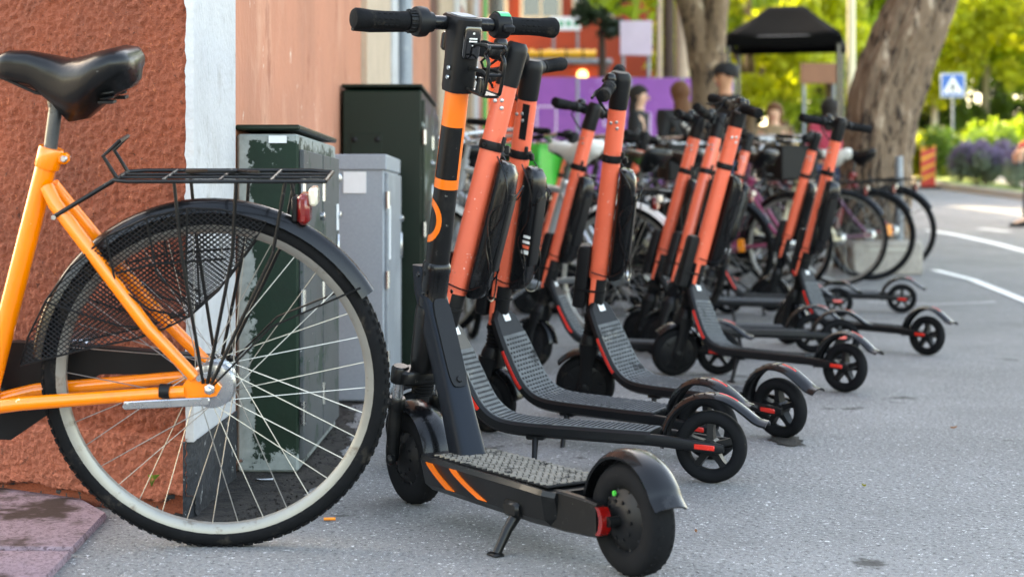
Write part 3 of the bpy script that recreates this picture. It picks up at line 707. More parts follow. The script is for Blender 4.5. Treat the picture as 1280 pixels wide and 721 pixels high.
    # lock box on the front of the stem
    m = MB(); sl(m, S, [(.27, .019, .025, -.052), (.275, .022, .028, -.052), (.465, .022, .028, -.052), (.478, .018, .026, -.050), (.482, .010, .020, -.046)], 4.5, 24); bx = add('lock_box', m.mesh('lock_box', 'black_plastic', 30), None, True)
    m = MB(); sl(m, S, [(.33, .054, .031, -.022), (.338, .054, .031, -.022)], 4, 20); add('strap', m.mesh('strap', 'black_plastic', 30), bx, True)
    m = MB(); sl(m, S, [(.770, 0.0323, 0.0298, 0), (.774, 0.0336, 0.0311, 0), (.790, 0.0336, 0.0311, 0), (.794, 0.0323, 0.0298, 0)], 2.3, 24); m.box(S(.782, .046, -.01), (.014, .014, .022), ch=.003); m.lathe([(.006, 0), (.006, .02), (.004, .024)], S(.79, .036, -.03), AX, 8)
    for yy in (-.0375,): m.lathe([(.005, 0), (.004, .003)], S(.782, -.012, yy), (0, -1, 0), 8)
    add('clamp', m.mesh('clamp', 'black_plastic', 30), None, True)
    # head, bar, grips
    m = MB(); sl(m, S, [(.944, 0.0298, 0.0269, 0), (.955, 0.0307, 0.0277, 0), (1.035, 0.0315, 0.0286, .002), (1.052, 0.0294, 0.0269, .002), (1.062, 0.0218, 0.0202, .002)], 2.2, 24); add('head', m.mesh('head', 'black_plastic'), None, True)
    c = S(1.026, -.028); m = MB(); m.tube([c+Vector((0, y, 0)) for y in (-.21, 0, .21)], .0145, 14); sl(m, S, [(1.004, .018, .030, -.024), (1.046, .018, .030, -.024)], 3.5, 16); hb = add('handlebar', m.mesh('handlebar', 'black_paint'), None, True)
    for sy in (-1, 1):
        m = MB(); m.lathe([(.0155, .105), (.021, .107), (.0195, .115), (.0185, .15), (.0195, .19), (.0215, .222), (.020, .230), (.012, .232)], c, (0, sy, 0), 20)
        for q in range(9): m.lathe([(.0192, .122+q*.010), (.0203, .124+q*.010), (.0192, .127+q*.010)], c, (0, sy, 0), 16)
        add('grip', m.mesh('grip', 'rubber'), hb, True)
        m = MB(); m.lathe([(.0155, .072), (.022, .074), (.022, .098), (.0155, .10)], c, (0, sy, 0), 18); m.tube([c+Vector((-.012, sy*.085, .004)), c+Vector((-.04, sy*.10, -.008)), c+Vector((-.045, sy*.17, -.012))], [.007, .006, .005], 8); add('brake_lever', m.mesh('brake_lever', 'black_plastic'), hb, True)
    m = MB(); m.lathe([(.018, 0), (.020, .004), (.018, .018), (.010, .026), (.003, .028)], c+Vector((.004, -.055, .012)), (0, 0, 1), 16); m.lathe([(.0155, -.012), (.020, -.01), (.020, .01), (.0155, .012)], c+Vector((0, -.055, 0)), (0, 1, 0), 14); add('bell', m.mesh('bell', 'black_gloss'), hb, True)
    m = MB(); m.tube([tuple(S(1.02, -.045, .07)), tuple(S(.98, -.075, .05)), tuple(S(.95, -.055, .02)), tuple(S(.93, -.036, .005))], .0035, 6); m.tube([tuple(S(1.02, -.045, -.07)), tuple(S(.99, -.07, -.05)), tuple(S(.955, -.055, -.015)), tuple(S(.935, -.036, -.003))], .0035, 6); add('cable', m.mesh('cable', 'black_plastic'), hb, True)
    # neck and deck
    P = catmull([(.085, .405), (.102, .365), (.135, .295), (.168, .228), (.195, .182), (.228, .152), (.27, .138), (.34, .133), (.45, .131), (.56, .129), (.655, .127)], 4)
    hwf = lambda s: np.interp(s, [0, .06, .10, .18, .26, .5, .9, 1], [.021, .027, .050, .060, .064, .066, .066, .058])
    thf = lambda s: np.interp(s, [0, .2, .35, 1], [.030, .032, .034, .036])
    m = MB(); secs = []; n = len(P)
    for k, (p, t, nr) in enumerate(path_frames(P)):
        s = k/(n-1); hw, th = float(hwf(s)), float(thf(s)); c_ = .009
        q = [(-hw+c_, 0), (hw-c_, 0), (hw, -c_*.8), (hw, -th+c_), (hw-c_*1.5, -th), (-hw+c_*1.5, -th), (-hw, -th+c_), (-hw, -c_*.8)]
        secs.append([p+Vector((0, y, 0))+nr*z for y, z in q])
    m.loft(secs); d = add('deck', m.mesh('deck', 'black_plastic', 30), None)
    P2 = P[7:]; n2 = len(P2); m = MB(); secs = []
    for k, (p, t, nr) in enumerate(path_frames(P2)):
        hw = float(hwf((k+7)/(n-1)))-.009; secs.append([p+Vector((0, y, 0))+nr*z for y, z in ((-hw, .0022), (hw, .0022), (hw, -.004), (-hw, -.004))])
    m.loft(secs); mt = add('deck_mat', m.mesh('deck_mat', 'deck_mat', 30), d)
    m = MB(); Q = resample(P2, 46); fr = path_frames(Q)
    for k in range(1, 45):
        p, t, nr = fr[k]; s = (7+(n-8)*k/45)/(n-1); hw = float(hwf(min(1, s)))-.013; nb = 8; rot = Matrix((t, (0, 1, 0), nr)).transposed()
        for j in range(nb):
            y = -hw+(j+.5+(.25 if k % 2 else -.25))*2*hw/nb
            if abs(y) < hw-.001: m.box(p+nr*.0018+Vector((0, y, 0)), (.0062, hw*2/nb*.55, .0022), rot)
    add('tread', m.mesh('tread', 'deck_groove', 0), mt)
    m = MB(); p, t, nr = path_frames(P)[4]; m.box(p+nr*.001, (.030, .026, .002), Matrix((t, (0, 1, 0), nr)).transposed(), .0006); add('sticker', m.mesh('sticker', 'paper'), d)
    fr = path_frames(P)
    for sy in (-1, 1):
        m = MB(); secs = []
        for k in range(9, 18):
            p, t, nr = fr[k]; hw = float(hwf(k/(n-1))); secs.append([p+Vector((0, sy*(hw+y), 0))+nr*z for y, z in ((-.003, -.009), (.0022, -.010), (.0022, -.019), (-.003, -.020))])
        m.loft(secs); add('side_reflector', m.mesh('side_reflector', 'red_reflector', 30), d)
    m = MB(); fr = path_frames(P)     # hinge knuckle behind the stem
    m.box((.072, 0, .375), (.05, .05, .07), Euler((0, RK, 0)), .012); m.lathe([(.012, -.034), (.014, -.03), (.014, .03), (.012, .034)], (.085, 0, .36), (0, 1, 0), 14); m.box((.06, 0, .315), (.05, .040, .07), Euler((0, R(-20), 0)), .01); add('hinge', m.mesh('hinge', 'black_plastic'), d)
    # rear arms, wheel and foot-brake fender
    m = MB()
    for sy in (-1, 1):
        secs = []
        for x, z, h, w_ in ((.60, .110, .015, .008), (.70, .105, .015, .009), (.80, .096, .014, .008), (.83, .094, .0135, .007), (.845, .0935, .009, .005)):
            secs.append([Vector((x, sy*.051+w_*math.copysign(abs(math.cos(q))**.5, math.cos(q)), z+h*math.copysign(abs(math.sin(q))**.6, math.sin(q)))) for q in [2*math.pi*k/14 for k in range(14)]])
        m.loft(secs)
    m.tube([(LB, -.05, RR), (LB, .05, RR)], .007, 10); ra = add('rear_arm', m.mesh('rear_arm', 'black_plastic'), d)
    for sy in (-1, 1): m = MB(); m.box((.797, sy*.0585, .0965), (.052, .004, .013), Euler((0, R(3), 0)), .0015); add('rear_reflector', m.mesh('rear_reflector', 'red_reflector'), d)
    m = MB(); m.lathe([(.064, -.018), (.071, -.019), (.074, -.016), (.074, .016), (.071, .019), (.064, .018), (.062, .012), (.062, -.012)], n=40, closed=True); m.lathe([(.010, -.024), (.022, -.022), (.022, .022), (.010, .024)], n=18)
    for k in range(5):
        a = 2*math.pi*k/5+.3; u = Vector((math.cos(a), 0, math.sin(a))); v = Vector((-math.sin(a), 0, math.cos(a)))
        m.loft([[u*r_+v*(wv*c1)+Vector((0, h_*c2, 0)) for c1, c2 in ((-1, -1), (1, -1), (1, 1), (-1, 1))] for r_, wv, h_ in ((.016, .010, .016), (.045, .0075, .013), (.066, .010, .012))])
    i = add('rear_wheel', m.mesh('rear_wheel', 'black_plastic', 30), None, False, (LB, 0, RR)); add('tyre', tyre_mesh(RR, .0175, .021, mat='rubber_dust'), i)
    m = MB(); rr = .120; pts = [(LB+rr*math.cos(R(a)), RR+.004+rr*math.sin(R(a))) for a in (186, 168, 148, 126, 104, 84, 66)]; e = pts[-1]; pts += [(e[0]+.035, e[1]-.022), (e[0]+.068, e[1]-.046), (e[0]+.095, e[1]-.054)]
    fender(m, 0, 0, pts, .031, .005, .012); fi = add('rear_fender', m.mesh('rear_fender', 'black_gloss', 50), None)
    m = MB(); P3 = catmull(pts, 5); fr = path_frames(P3); secs = []
    for k in range(26, 33): p, t, nr = fr[k]; secs.append([p+Vector((0, .012*v, 0))+nr*(.0126*(1-abs(.6*v)**2.6)+dz) for v, dz in ((-1, -.0015), (0, .0010), (1, -.0015), (1, -.004), (-1, -.004))])
    m.loft(secs); add('fender_reflector', m.mesh('fender_reflector', 'red_reflector', 50), fi)
    m = MB()
    for k in range(8):
        p, t, nr = fr[4+k*3]; m.box(p+nr*.0118, (.004, .036, .0014), Matrix((t, (0, 1, 0), nr)).transposed(), .001)
    add('fender_ribs', m.mesh('fender_ribs', 'black_plastic', 30), fi)
    m = MB(); m.tube([(.345, -.045, .098), (.352, -.070, .06), (.362, -.103, .004)], [.009, .0075, .007], 10); m.box((.363, -.106, .006), (.03, .018, .008), ch=.002); m.box((.345, -.04, .10), (.05, .03, .02), ch=.004); add('kickstand', m.mesh('kickstand', 'black_plastic'), d)
    return T, O
CORAL, CO = coral_parts()
def place_parts(t, T, O, steer):
    ms = Matrix.Translation(O)@Matrix.Rotation(steer, 4, AX)@Matrix.Translation(-O); made = []
    for name, me, par, st, loc in T:
        o = bpy.data.objects.new(name, me); COL.objects.link(o); made.append(o)
        if name in ('screws', 'tread', 'display_marks', 'fender_ribs', 'bellows'): stuff(o)
        if par is None:
            o.parent = t; ml = Matrix.Translation(Vector(loc)) if loc else Matrix.Identity(4)
            o.matrix_local = ms@ml if st else ml
        else: o.parent = made[par]
    return made
def solve(rear, fx, L):
    """rear contact on the ground, wheelbase L, front contact must appear at photo column fx (front farther away)"""
    k = (fx-CX)/FPX; best = None
    for q in range(0, 901):
        a = R(-5+q*.105); X = rear.x-L*math.cos(a); Y = rear.y+L*math.sin(a); e = abs(X-k*Y)
        if best is None or e < best[0]-1e-9: best = (e, a, X, Y)
    return best[1:]
def scooter(name, label, rear, fx, top, steer, T, O, L, group, lim=7, roll=None):
    rp = G(*rear); a, X, Y = solve(rp, fx, L); zf, zr = gz(Y), gz(rp.y)
    if roll is None:
        best = None
        for q in range(-lim*10, lim*10+1):
            r = R(q/10); M = Matrix.Rotation(-a, 4, 'Z')@Matrix.Rotation(r, 4, 'X'); p = M@(O+AX*1.03)+Vector((X, Y, zf)); e = abs(CX+FPX*p.x/p.y-top)
            if best is None or e < best[0]: best = (e, r)
        roll = best[1]
    t = thing(name, label, 'scooter', (X, Y, zf), -a, group, roll)
    t.rotation_euler = (roll, math.atan2(zf-zr, L), -a)
    made = place_parts(t, T, O, steer)
    return t
grp = 'coral electric scooters parked in a row'
# rear contact pixel, column of the front wheel, column of the head, steering
for rear, fx, top, st, lb in (
    ((889, 603), 527, 643, 9, 'coral electric scooter with scuffed stem, next to the black and orange scooter'),
    ((888, 573), 612, 664, 8, 'coral electric scooter, second after the black and orange one, printed battery'),
    ((978, 547), 735, 772, 36, 'coral electric scooter, third in the row after the black one, the most upright stem'),
    ((898, 468), 666, 742, -22, 'coral electric scooter just behind the third one, stem beside the white saddle'),
    ((1055, 490), 842, 926, 62, 'coral electric scooter with front wheel turned sideways and more stems crowded close behind it'),
    ((1050, 449), 822, 897, -23, 'coral electric scooter, first of those crowded behind the one with the turned wheel'),
    ((1016, 441), 800, 874, -21, 'coral electric scooter, second of those crowded behind the one with the turned wheel'),
    ((1158, 444), 985, 1050, -10, 'coral electric scooter parked apart from the others, in front of the leaning tree'),
    ((1127, 391), 958, 1020, -12, 'coral electric scooter standing behind the one in front of the leaning tree'),
    ((1047, 397), 880, 930, 0, 'coral electric scooter hidden directly behind the stem of the one with the turned wheel'),
    ((1012, 402), 840, 905, 8, 'coral electric scooter, innermost of those crowded behind the one with the turned wheel'),
    ((822, 396), 660, 716, 4, 'coral electric scooter half hidden behind the white saddle'),
    ((910, 392), 752, 804, -14, 'coral electric scooter half hidden behind the dark bicycle saddle at the end of the row'),
    ):
    t = scooter('coral_scooter', lb, rear, fx, top, R(st), CORAL, CO, LB, grp)
    if 'printed' in lb:
        b = [c for c in t.children if c.name.startswith('battery')][0]; s = [c for c in t.children if c.name.startswith('stem')][0]; S = mk_S(CO)
        for t0, t1, cm in ((.50, .511, 'white_paint'), (.517, .526, 'coral'), (.532, .540, 'white_paint'), (.548, .556, 'white_paint')): m = MB(); sl(m, S, [(t0, .012, .0012, .082), (t1, .012, .0012, .082)], 3, 8, -.0392); m.build('battery_print', cm, b)
        m = MB(); sl(m, S, [(.83, .012, .0012, .014), (.935, .012, .0012, .014)], 5, 12, -.0253); m.build('dark_strip', 'black_plastic', s)
# ------------------------------------------------------------------ the black and orange scooter
def black_parts():
    r = .108; O = Vector((0, 0, r)); S = mk_S(O); T = []; L = .86
    def add(name, me, par=None, st=False, loc=None): T.append((name, me, par, st, loc)); return len(T)-1
    def rim(mot):
        m = MB(); m.lathe([(.070, -.021), (.079, -.022), (.084, -.018), (.084, .018), (.079, .022), (.070, .021), (.068, .014), (.068, -.014)], n=48, closed=True)
        m.lathe([(.012, -.034), (.03, -.033), (.046, -.026), (.063, -.016), (.069, -.012), (.069, .012), (.063, .016), (.046, .026), (.03, .033), (.012, .034)], n=40)
        for k in range(10):
            a = 2*math.pi*k/10
            for sy in (-1, 1): m.box((.056*math.cos(a), sy*.019, .056*math.sin(a)), (.024, .005, .006), Euler((0, -a, 0)), .0012); m.lathe([(.004, 0), (.0035, .003)], (.036*math.cos(a), sy*.030, .036*math.sin(a)), (0, sy, 0), 6)
        return m.mesh('wheel', 'black_plastic', 35)
    i = add('front_wheel', rim(1), None, True, (0, 0, r)); add('tyre', tyre_mesh(r, .026, .0285, mat='rubber_dust', tread=34), i, True)
    # suspension fork
    m = MB()
    for sy in (-1, 1):
        m.tube([S(-.005, -.012, sy*.052), S(.06, -.016, sy*.054), S(.145, -.018, sy*.054)], [.014, .0165, .0175], 14); m.lathe([(.013, 0), (.013, .008), (.007, .014)], (0, sy*.058, r), (0, sy, 0), 12)
        m.lathe([(.0185, 0), (.0205, .003), (.0205, .026), (.0185, .03)], S(.118, -.018, sy*.054), AX, 14)
        m.lathe([(.0195, 0), (.021, .004), (.021, .034), (.017, .040)], S(.185, -.018, sy*.054), AX, 14)
    sl(m, S, [(.186, .026, .058, -.008), (.192, .030, .062, -.006), (.214, .030, .062, -.006), (.22, .026, .056, -.006)], 3.2, 24)
    f = add('fork', m.mesh('fork', 'black_paint'), None, True)
    for sy in (-1, 1): m = MB(); m.tube([S(.14, -.018, sy*.054), S(.19, -.018, sy*.054)], .0125, 14); add('fork_tube', m.mesh('fork_tube', 'steel'), f, True)
    m = MB()
    for k in range(7): m.lathe([(.020, 0), (.026, .003), (.026, .006), (.020, .009)], S(.222+.0), AX, 18) if k == 0 else m.lathe([(.020, 0), (.0255, .003), (.0255, .006), (.020, .009)], S(.150+k*.008, .0), AX, 18)
    add('bellows', m.mesh('bellows', 'rubber', 20), f, True)
    m = MB(); fender(m, 0, r, [(.121*math.cos(R(a)), r+.121*math.sin(R(a))) for a in (118, 96, 74, 50, 26, 6, -8)], .040, .004, .014); add('front_fender', m.mesh('front_fender', 'black_gloss', 50), f, True)
    m = MB(); pts = catmull([tuple(S(.30, -.036, .022)), tuple(S(.25, -.050, .05)), tuple(S(.08, -.03, .068)), tuple(S(0, 0, .060))], 6); m.tube(pts, .0038, 6); add('cable', m.mesh('cable', 'black_plastic'), f, True)
    # stem
    m = MB(); sl(m, S, [(.218, 0.0306, 0.0306, 0), (.24, 0.0378, 0.0351, .002), (.36, 0.0396, 0.0360, .002), (.372, 0.0360, 0.0333, 0)], 2.3, 24); st = add('stem_base', m.mesh('stem_base', 'black_paint'), None, True)
    m = MB(); sl(m, S, [(.365, 0.0301, 0.0285, 0), (.375, 0.0340, 0.0320, 0), (.392, 0.0340, 0.0320, 0), (.397, 0.0317, 0.0301, 0), (.452, 0.0317, 0.0301, 0), (.458, 0.0337, 0.0317, 0), (.472, 0.0328, 0.0309, 0), (.478, 0.0285, 0.0269, 0)], 2.2, 24)
    for sy in (-1, 1): m.lathe([(.006, 0), (.005, .004)], S(.445, -.012, sy*.0375), (0, sy, 0), 10); m.lathe([(.005, 0), (.004, .003)], S(.41, .016, sy*.0365), (0, sy, 0), 10)
    add('collar', m.mesh('collar', 'black_gloss'), None, True)
    m = MB(); sl(m, S, [(.472, 0.0281, 0.0266, 0), (.70, 0.0269, 0.0254, 0), (.875, 0.0261, 0.0246, 0)], 2.2, 40); s_ = add('stem', m.mesh('stem', 'black_paint'), None, True)
    def skin(t0, t1, q0, q1, nt=2, nq=24, off=.0009, shape=None):
        """thin coloured sleeve on the stem; shape(t,q) False leaves a hole"""
        mm = MB(); V = []; F = []; idx = {}
        for i_ in range(nt+1):
            t = t0+(t1-t0)*i_/nt; a = np.interp(t, [.472, .70, .875], [.02812, .02693, .02614])+off; b = np.interp(t, [.472, .70, .875], [.02653, .02534, .02455])+off
            for j in range(nq+1):
                q = q0+(q1-q0)*j/nq; c_, s2 = math.cos(R(q)), math.sin(R(q)); V.append(S(t, a*math.copysign(abs(c_)**(2/2.2), c_), b*math.copysign(abs(s2)**(2/2.2), s2)))
        for i_ in range(nt):
            for j in range(nq):
                if shape is None or shape(t0+(t1-t0)*(i_+.5)/nt, q0+(q1-q0)*(j+.5)/nq): F.append((i_*(nq+1)+j, i_*(nq+1)+j+1, (i_+1)*(nq+1)+j+1, (i_+1)*(nq+1)+j))
        mm.add(V, F); return mm
    # orange upper sleeve (q = 270 faces the near side) with a black panel left open in it
    add('orange_sleeve', skin(.652, .876, 0, 360, 60, 72, .0009, lambda t, q: not (.675 < t < .795 and (q > 250 or q < 22))).mesh('orange_sleeve', 'orange_paint', 60, False), s_, True)
    def ringshape(t, q):
        u = (q-238)/360*2*math.pi*.033; v = t-.574; d = math.hypot(u, v); return .036 < d < .052
    add('ring_emblem', skin(.52, .63, 150, 330, 60, 90, .0009, ringshape).mesh('ring_emblem', 'orange_paint', 60, False), s_, True)
    # head with display, bar, grips
    m = MB(); sl(m, S, [(.872, .031, .030, 0), (.88, .033, .031, 0), (.95, .034, .032, 0), (1.0, .038, .033, -.004), (1.02, .048, .033, -.012), (1.034, .050, .033, -.014), (1.039, .044, .029, -.012)], 3.4, 28); h = add('head', m.mesh('head', 'black_plastic'), None, True)
    m = MB(); sl(m, S, [(.952, .004, .018, .0375), (.958, .006, .021, .0375), (1.016, .006, .021, .0375), (1.022, .004, .018, .0375)], 4, 20); dsp = add('display', m.mesh('display', 'screen'), h, True)
    m = MB(); sl(m, S, [(.995, .0012, .010, .0437), (.998, .0012, .010, .0437)], 4, 8); sl(m, S, [(.989, .0012, .010, .0437), (.992, .0012, .010, .0437)], 4, 8); sl(m, S, [(1.006, .0012, .0025, .0437), (1.010, .0012, .0025, .0437)], 2, 8); sl(m, S, [(.980, .0012, .002, .0437), (.983, .0012, .002, .0437)], 2, 8); add('display_marks', m.mesh('display_marks', 'white_paint'), dsp, True)
    m = MB(); sl(m, S, [(1.0395, .030, .022, -.010), (1.041, .030, .022, -.010)], 4, 16); add('cover_plate', m.mesh('cover_plate', 'galvanised'), h, True)
    m = MB()
    for t in (.905, .926): 
        for sy in (-1, 1): m.lathe([(.0055, 0), (.0045, .003)], S(t, .010, sy*.034), (0, sy, 0), 10)
    add('screws', m.mesh('screws', 'steel'), h, True)
    m = MB(); sl(m, S, [(.955, .012, .022, -.046), (.96, .016, .026, -.046), (.99, .016, .026, -.046), (.995, .012, .022, -.046)], 3, 16); add('headlight', m.mesh('headlight', 'black_gloss'), h, True)
    c = S(1.018, -.030); m = MB(); m.tube([c+Vector((0, y, 0)) for y in (-.23, 0, .23)], .0155, 16); hb = add('handlebar', m.mesh('handlebar', 'black_gloss'), None, True)
    for sy in (-1, 1):
        m = MB(); m.lathe([(.016, .128), (.0215, .13), (.0205, .15), (.0195, .18), (.0205, .215), (.0235, .242), (.0235, .252), (.020, .257), (.012, .259)], c, (0, sy, 0), 22)
        for k in range(5):
            for q in (-40, 0, 40): m.box(c+Vector((.0195*math.cos(R(q)), sy*(.16+k*.014), .0195*math.sin(R(q)))), (.003, .009, .004), Euler((0, -R(q), 0)), .001)
        add('grip', m.mesh('grip', 'rubber'), hb, True)
    m = MB(); m.lathe([(.016, .066), (.022, .067), (.024, .080), (.032, .084), (.034, .098), (.032, .108), (.024, .112), (.0235, .127), (.017, .128)], c, (0, -1, 0), 28)
    for k in range(18):
        a = 2*math.pi*k/18; m.box(c+Vector((.0245*math.cos(a), -.1195, .0245*math.sin(a))), (.004, .014, .003), Euler((0, -a, 0)), .0008)
    m.tube([c+Vector((-.014, -.10, -.006)), c+Vector((-.05, -.11, -.012)), c+Vector((-.058, -.19, -.016)), c+Vector((-.05, -.235, -.016))], [.008, .007, .006, .005], 10); add('brake_lever', m.mesh('brake_lever', 'black_plastic'), hb, True)
    m = MB(); m.lathe([(.016, .088), (.026, .090), (.030, .098), (.030, .122), (.026, .127), (.017, .128)], c, (0, 1, 0), 26); m.box(c+Vector((.030, .112, -.010)), (.016, .03, .018), Euler((0, R(20), 0)), .004); th = add('throttle', m.mesh('throttle', 'black_plastic'), hb, True)
    m = MB(); V = []; 
    for j in range(13):
        a = R(35+j*8); V += [c+Vector((.0308*math.cos(a), .096, .0308*math.sin(a))), c+Vector((.0308*math.cos(a), .124, .0308*math.sin(a)))]
    m.add(V, [(2*j, 2*j+1, 2*j+3, 2*j+2) for j in range(12)]); add('green_band', m.mesh('green_band', 'green_sticker', 60, False), th, True)
    # bent-wire phone holder behind the head
    m = MB(); YH = .022
    for sy in (-1, 1):
        m.tube(catmull([tuple(S(.885, .036, YH+sy*.018)), tuple(S(.885, .10, YH+sy*.020)), tuple(S(.90, .112, YH+sy*.020)), tuple(S(.955, .116, YH+sy*.020)), tuple(S(.972, .100, YH+sy*.021)), tuple(S(.985, .112, YH+sy*.021)), tuple(S(.992, .100, YH+sy*.020)), tuple(S(.985, .05, YH+sy*.018)), tuple(S(.975, .038, YH+sy*.017))], 4), .0042, 8); m.tube([S(.93, .036, YH+sy*.018), S(.935, .09, YH+sy*.020), S(.93, .113, YH+sy*.020)], .0042, 8)
    m.tube([S(.99, .103, YH-.02), S(.99, .103, YH+.02)], .005, 8); m.tube([S(.93, .113, YH-.02), S(.93, .113, YH+.02)], .004, 8); sl(m, S, [(.880, .040, .022, .075), (.886, .040, .022, .075)], 5, 16, YH); sl(m, S, [(.886, .014, .004, .085), (.915, .010, .004, .088), (.92, .006, .004, .088)], 4, 12, YH-.018)
    add('phone_holder', m.mesh('phone_holder', 'black_paint'), None, True)
    # neck
    m = MB(); secs = []
    for x, z, hl, hw in ((.026, .560, .022, .029), (.044, .500, .033, .031), (.080, .42, .037, .031), (.122, .33, .036, .031), (.163, .24, .035, .032), (.205, .142, .038, .035)):
        e = 4; secs.append([Vector((x+.045+hl*math.copysign(abs(math.cos(q))**(2/e), math.cos(q)), hw*math.copysign(abs(math.sin(q))**(2/e), math.sin(q)), z-.10*math.cos(q)*hl)) for q in [2*math.pi*k/28 for k in range(28)]])
    m.loft(secs); nk = add('neck', m.mesh('neck', 'navy_metal', 30), None)
    m = MB(); dirn = Vector((.135, 0, -.30)).normalized(); nrm = Vector((.30, 0, .135)).normalized()
    a0 = Vector((.148, 0, .475)); out = []
    for k in range(24):
        q = 2*math.pi*k/24; e = 5; out.append((.105*math.copysign(abs(math.cos(q))**(2/e), math.cos(q)), .022*math.copysign(abs(math.sin(q))**(2/e), math.sin(q))))
    cpan = Vector((.166, 0, .385)); m.prism(out, lambda u, v, d: cpan+dirn*u+Vector((0, v, 0))+nrm*d, -.02, .014); m.lathe([(.008, 0), (.006, .004)], cpan+dirn*.088+nrm*.014, nrm, 10); add('neck_cover', m.mesh('neck_cover', 'black_plastic', 30), nk)
    # deck
    def dsec(x, hw, zt, zb):
        return [Vector((x, y, z)) for y, z in ((-hw, zt), (hw, zt), (hw+.004, zt-.010), (hw-.004, zb+.016), (hw-.022, zb), (-hw+.022, zb), (-hw+.004, zb+.016), (-hw-.004, zt-.010))]
    m = MB(); m.loft([dsec(.158, .050, .142, .095), dsec(.168, .072, .146, .080), (dsec(.20, .086, .148, .070)), dsec(.62, .087, .145, .066), dsec(.68, .085, .143, .068), dsec(.705, .070, .140, .074)]); d = add('deck', m.mesh('deck', 'black_paint', 25), None)
    m = MB(); m.box((.455, 0, .148), (.46, .152, .004), ch=.0015); mt = add('deck_mat', m.mesh('deck_mat', 'deck_groove', 30), d)
    m = MB()
    for k in range(40):
        x = .234+k*.0112
        for j in range(9):
            y = -.066+j*.0165+(.003 if k % 2 else -.003); m.box((x, y, .1508), (.0054, .0128, .003), Euler((0, 0, R(24 if j % 2 else -24))))
    add('tread', m.mesh('tread', 'deck_mat_dusty', 0), mt)
    for sy in (-1, 1):
        for x0, sh in ((.222, .075), (.325, .105)):
            m = MB(); secs = []
            for k in range(9):
                u = k/8; z = .137-.050*u; x = x0+sh*u**1.35; y = .0912-.0078*u; secs.append([Vector((x+dx, sy*(y+dy), z)) for dx, dy in ((0, -.002), (.028+.008*u, -.002), (.028+.008*u, .0018), (0, .0018))])
            m.loft(secs); add('orange_stripe', m.mesh('orange_stripe', 'orange_paint', 30), d)
    m = MB()
    for sy in (-1, 1):
        secs = []
        for x, zc, h_, w_ in ((.62, .106, .038, .009), (.72, .106, .038, .010), (.80, .107, .035, .010), (.835, .107, .032, .009)):
            secs.append([Vector((x, sy*.058+w_*a, zc+h_*b)) for a, b in ((-1, -.9), (-.6, -1), (.6, -1), (1, -.9), (1, .9), (.6, 1), (-.6, 1), (-1, .9))])
        m.loft(secs)
    m.tube([(L, -.058, r), (L, .058, r)], .010, 12); add('rear_arm', m.mesh('rear_arm', 'black_paint', 30), d)
    for sy in (-1, 1):
        m = MB(); secs = []
        for k in range(9):
            a = R(-62+k*15.5); secs.append([Vector((.835+.036*math.cos(a)*.62-dx, sy*.058+yy, .107+.030*math.sin(a))) for dx, yy in ((0, -.0105), (0, .0105), (.012, .0105), (.012, -.0105))])
        m.loft(secs); tl = add('tail_light', m.mesh('tail_light', 'red_lens', 40), d)
    i = add('rear_wheel', rim(0), None, False, (L, 0, r)); add('tyre', tyre_mesh(r, .027, .0295, mat='rubber_dust', tread=34), i); m2 = MB(); m2.lathe([(.0055, 0), (.005, .003)], (-.018, -.0275, .048), (0, -1, 0), 12); add('valve_cap', m2.mesh('valve_cap', 'lime_plastic'), i)
    m = MB(); rr = .114; fender(m, 0, 0, [(L+rr*math.cos(R(a)), r+.006+rr*math.sin(R(a))) for a in (172, 158, 140, 120, 100, 78, 56, 36, 24)]+[(L+.120, r+.034)], .037, .005, .012); fi = add('rear_fender', m.mesh('rear_fender', 'black_gloss', 50), None)
    m = MB(); m.tube([(.57, -.075, .080), (.572, -.10, .050), (.575, -.128, .006)], [.013, .0105, .009], 12); m.tube([(.572, -.098, .058), (.5745, -.122, .018)], .0075, 10); m.box((.577, -.132, .005), (.036, .024, .008), ch=.003); m.box((.57, -.080, .090), (.055, .03, .032), ch=.006); add('kickstand', m.mesh('kickstand', 'black_paint'), d)
    return T, O
BL, BO = black_parts()
scooter('black_scooter', 'black electric scooter with orange upper stem and two orange stripes on the deck side', (792, 719), 519, 582, R(0), BL, BO, .86, None)
# ================================================================== parked bicycles behind the scooters
pm('frame_silver', hx('b4b8bb'), .3, .7, var=.08, vs=9); pm('frame_black', hx('15161a'), .3, var=.2, vs=9, coat=.4); pm('frame_purple', hx('5c2247'), .3, var=.15, vs=9, coat=.4)
pm('frame_red', hx('7a1c22'), .3, var=.12, vs=9, coat=.4); pm('frame_pink', hx('8f3157'), .3, var=.15, vs=9, coat=.4); pm('saddle_white', hx('c9c8c2'), .45, var=.1, vs=9); pm('frame_cream', hx('d8cfae'), .35, var=.08, vs=9)
def bike_at(px, Y, al, label, **k): return bicycle('parked_bicycle', label, ((px-CX)/FPX*Y, Y, gz(Y)), R(180-al), R(k.pop('roll', 2)), group='bicycles parked beyond the scooters', **k)
bike_at(774, 7.75, 32, 'silver bicycle with pale mudguards and white saddle parked behind the scooters', frame='frame_silver', guard='white_paint', sad='saddle_white', style='diamond')
bike_at(590, 8.35, 82, 'silver bicycle squeezed between the tall green cabinet and the scooters', frame='frame_silver', guard='galvanised', style='step')
bike_at(618, 9.6, 80, 'cream framed bicycle standing behind the silver one near the house wall', frame='frame_cream', guard='galvanised', wkey='plain')
bike_at(903, 10.5, 27, 'black bicycle with dark rims and an amber spoke reflector behind the scooters', frame='frame_black', wkey='dark')
bike_at(1087, 12.35, 9, 'purple bicycle with grey saddle parked against the leaning tree', frame='frame_purple', wkey='dark', sad='saddle_white')
bike_at(1116, 13.0, 7, 'red bicycle with black tyres just behind the purple one at the tree', frame='frame_red', wkey='dark')
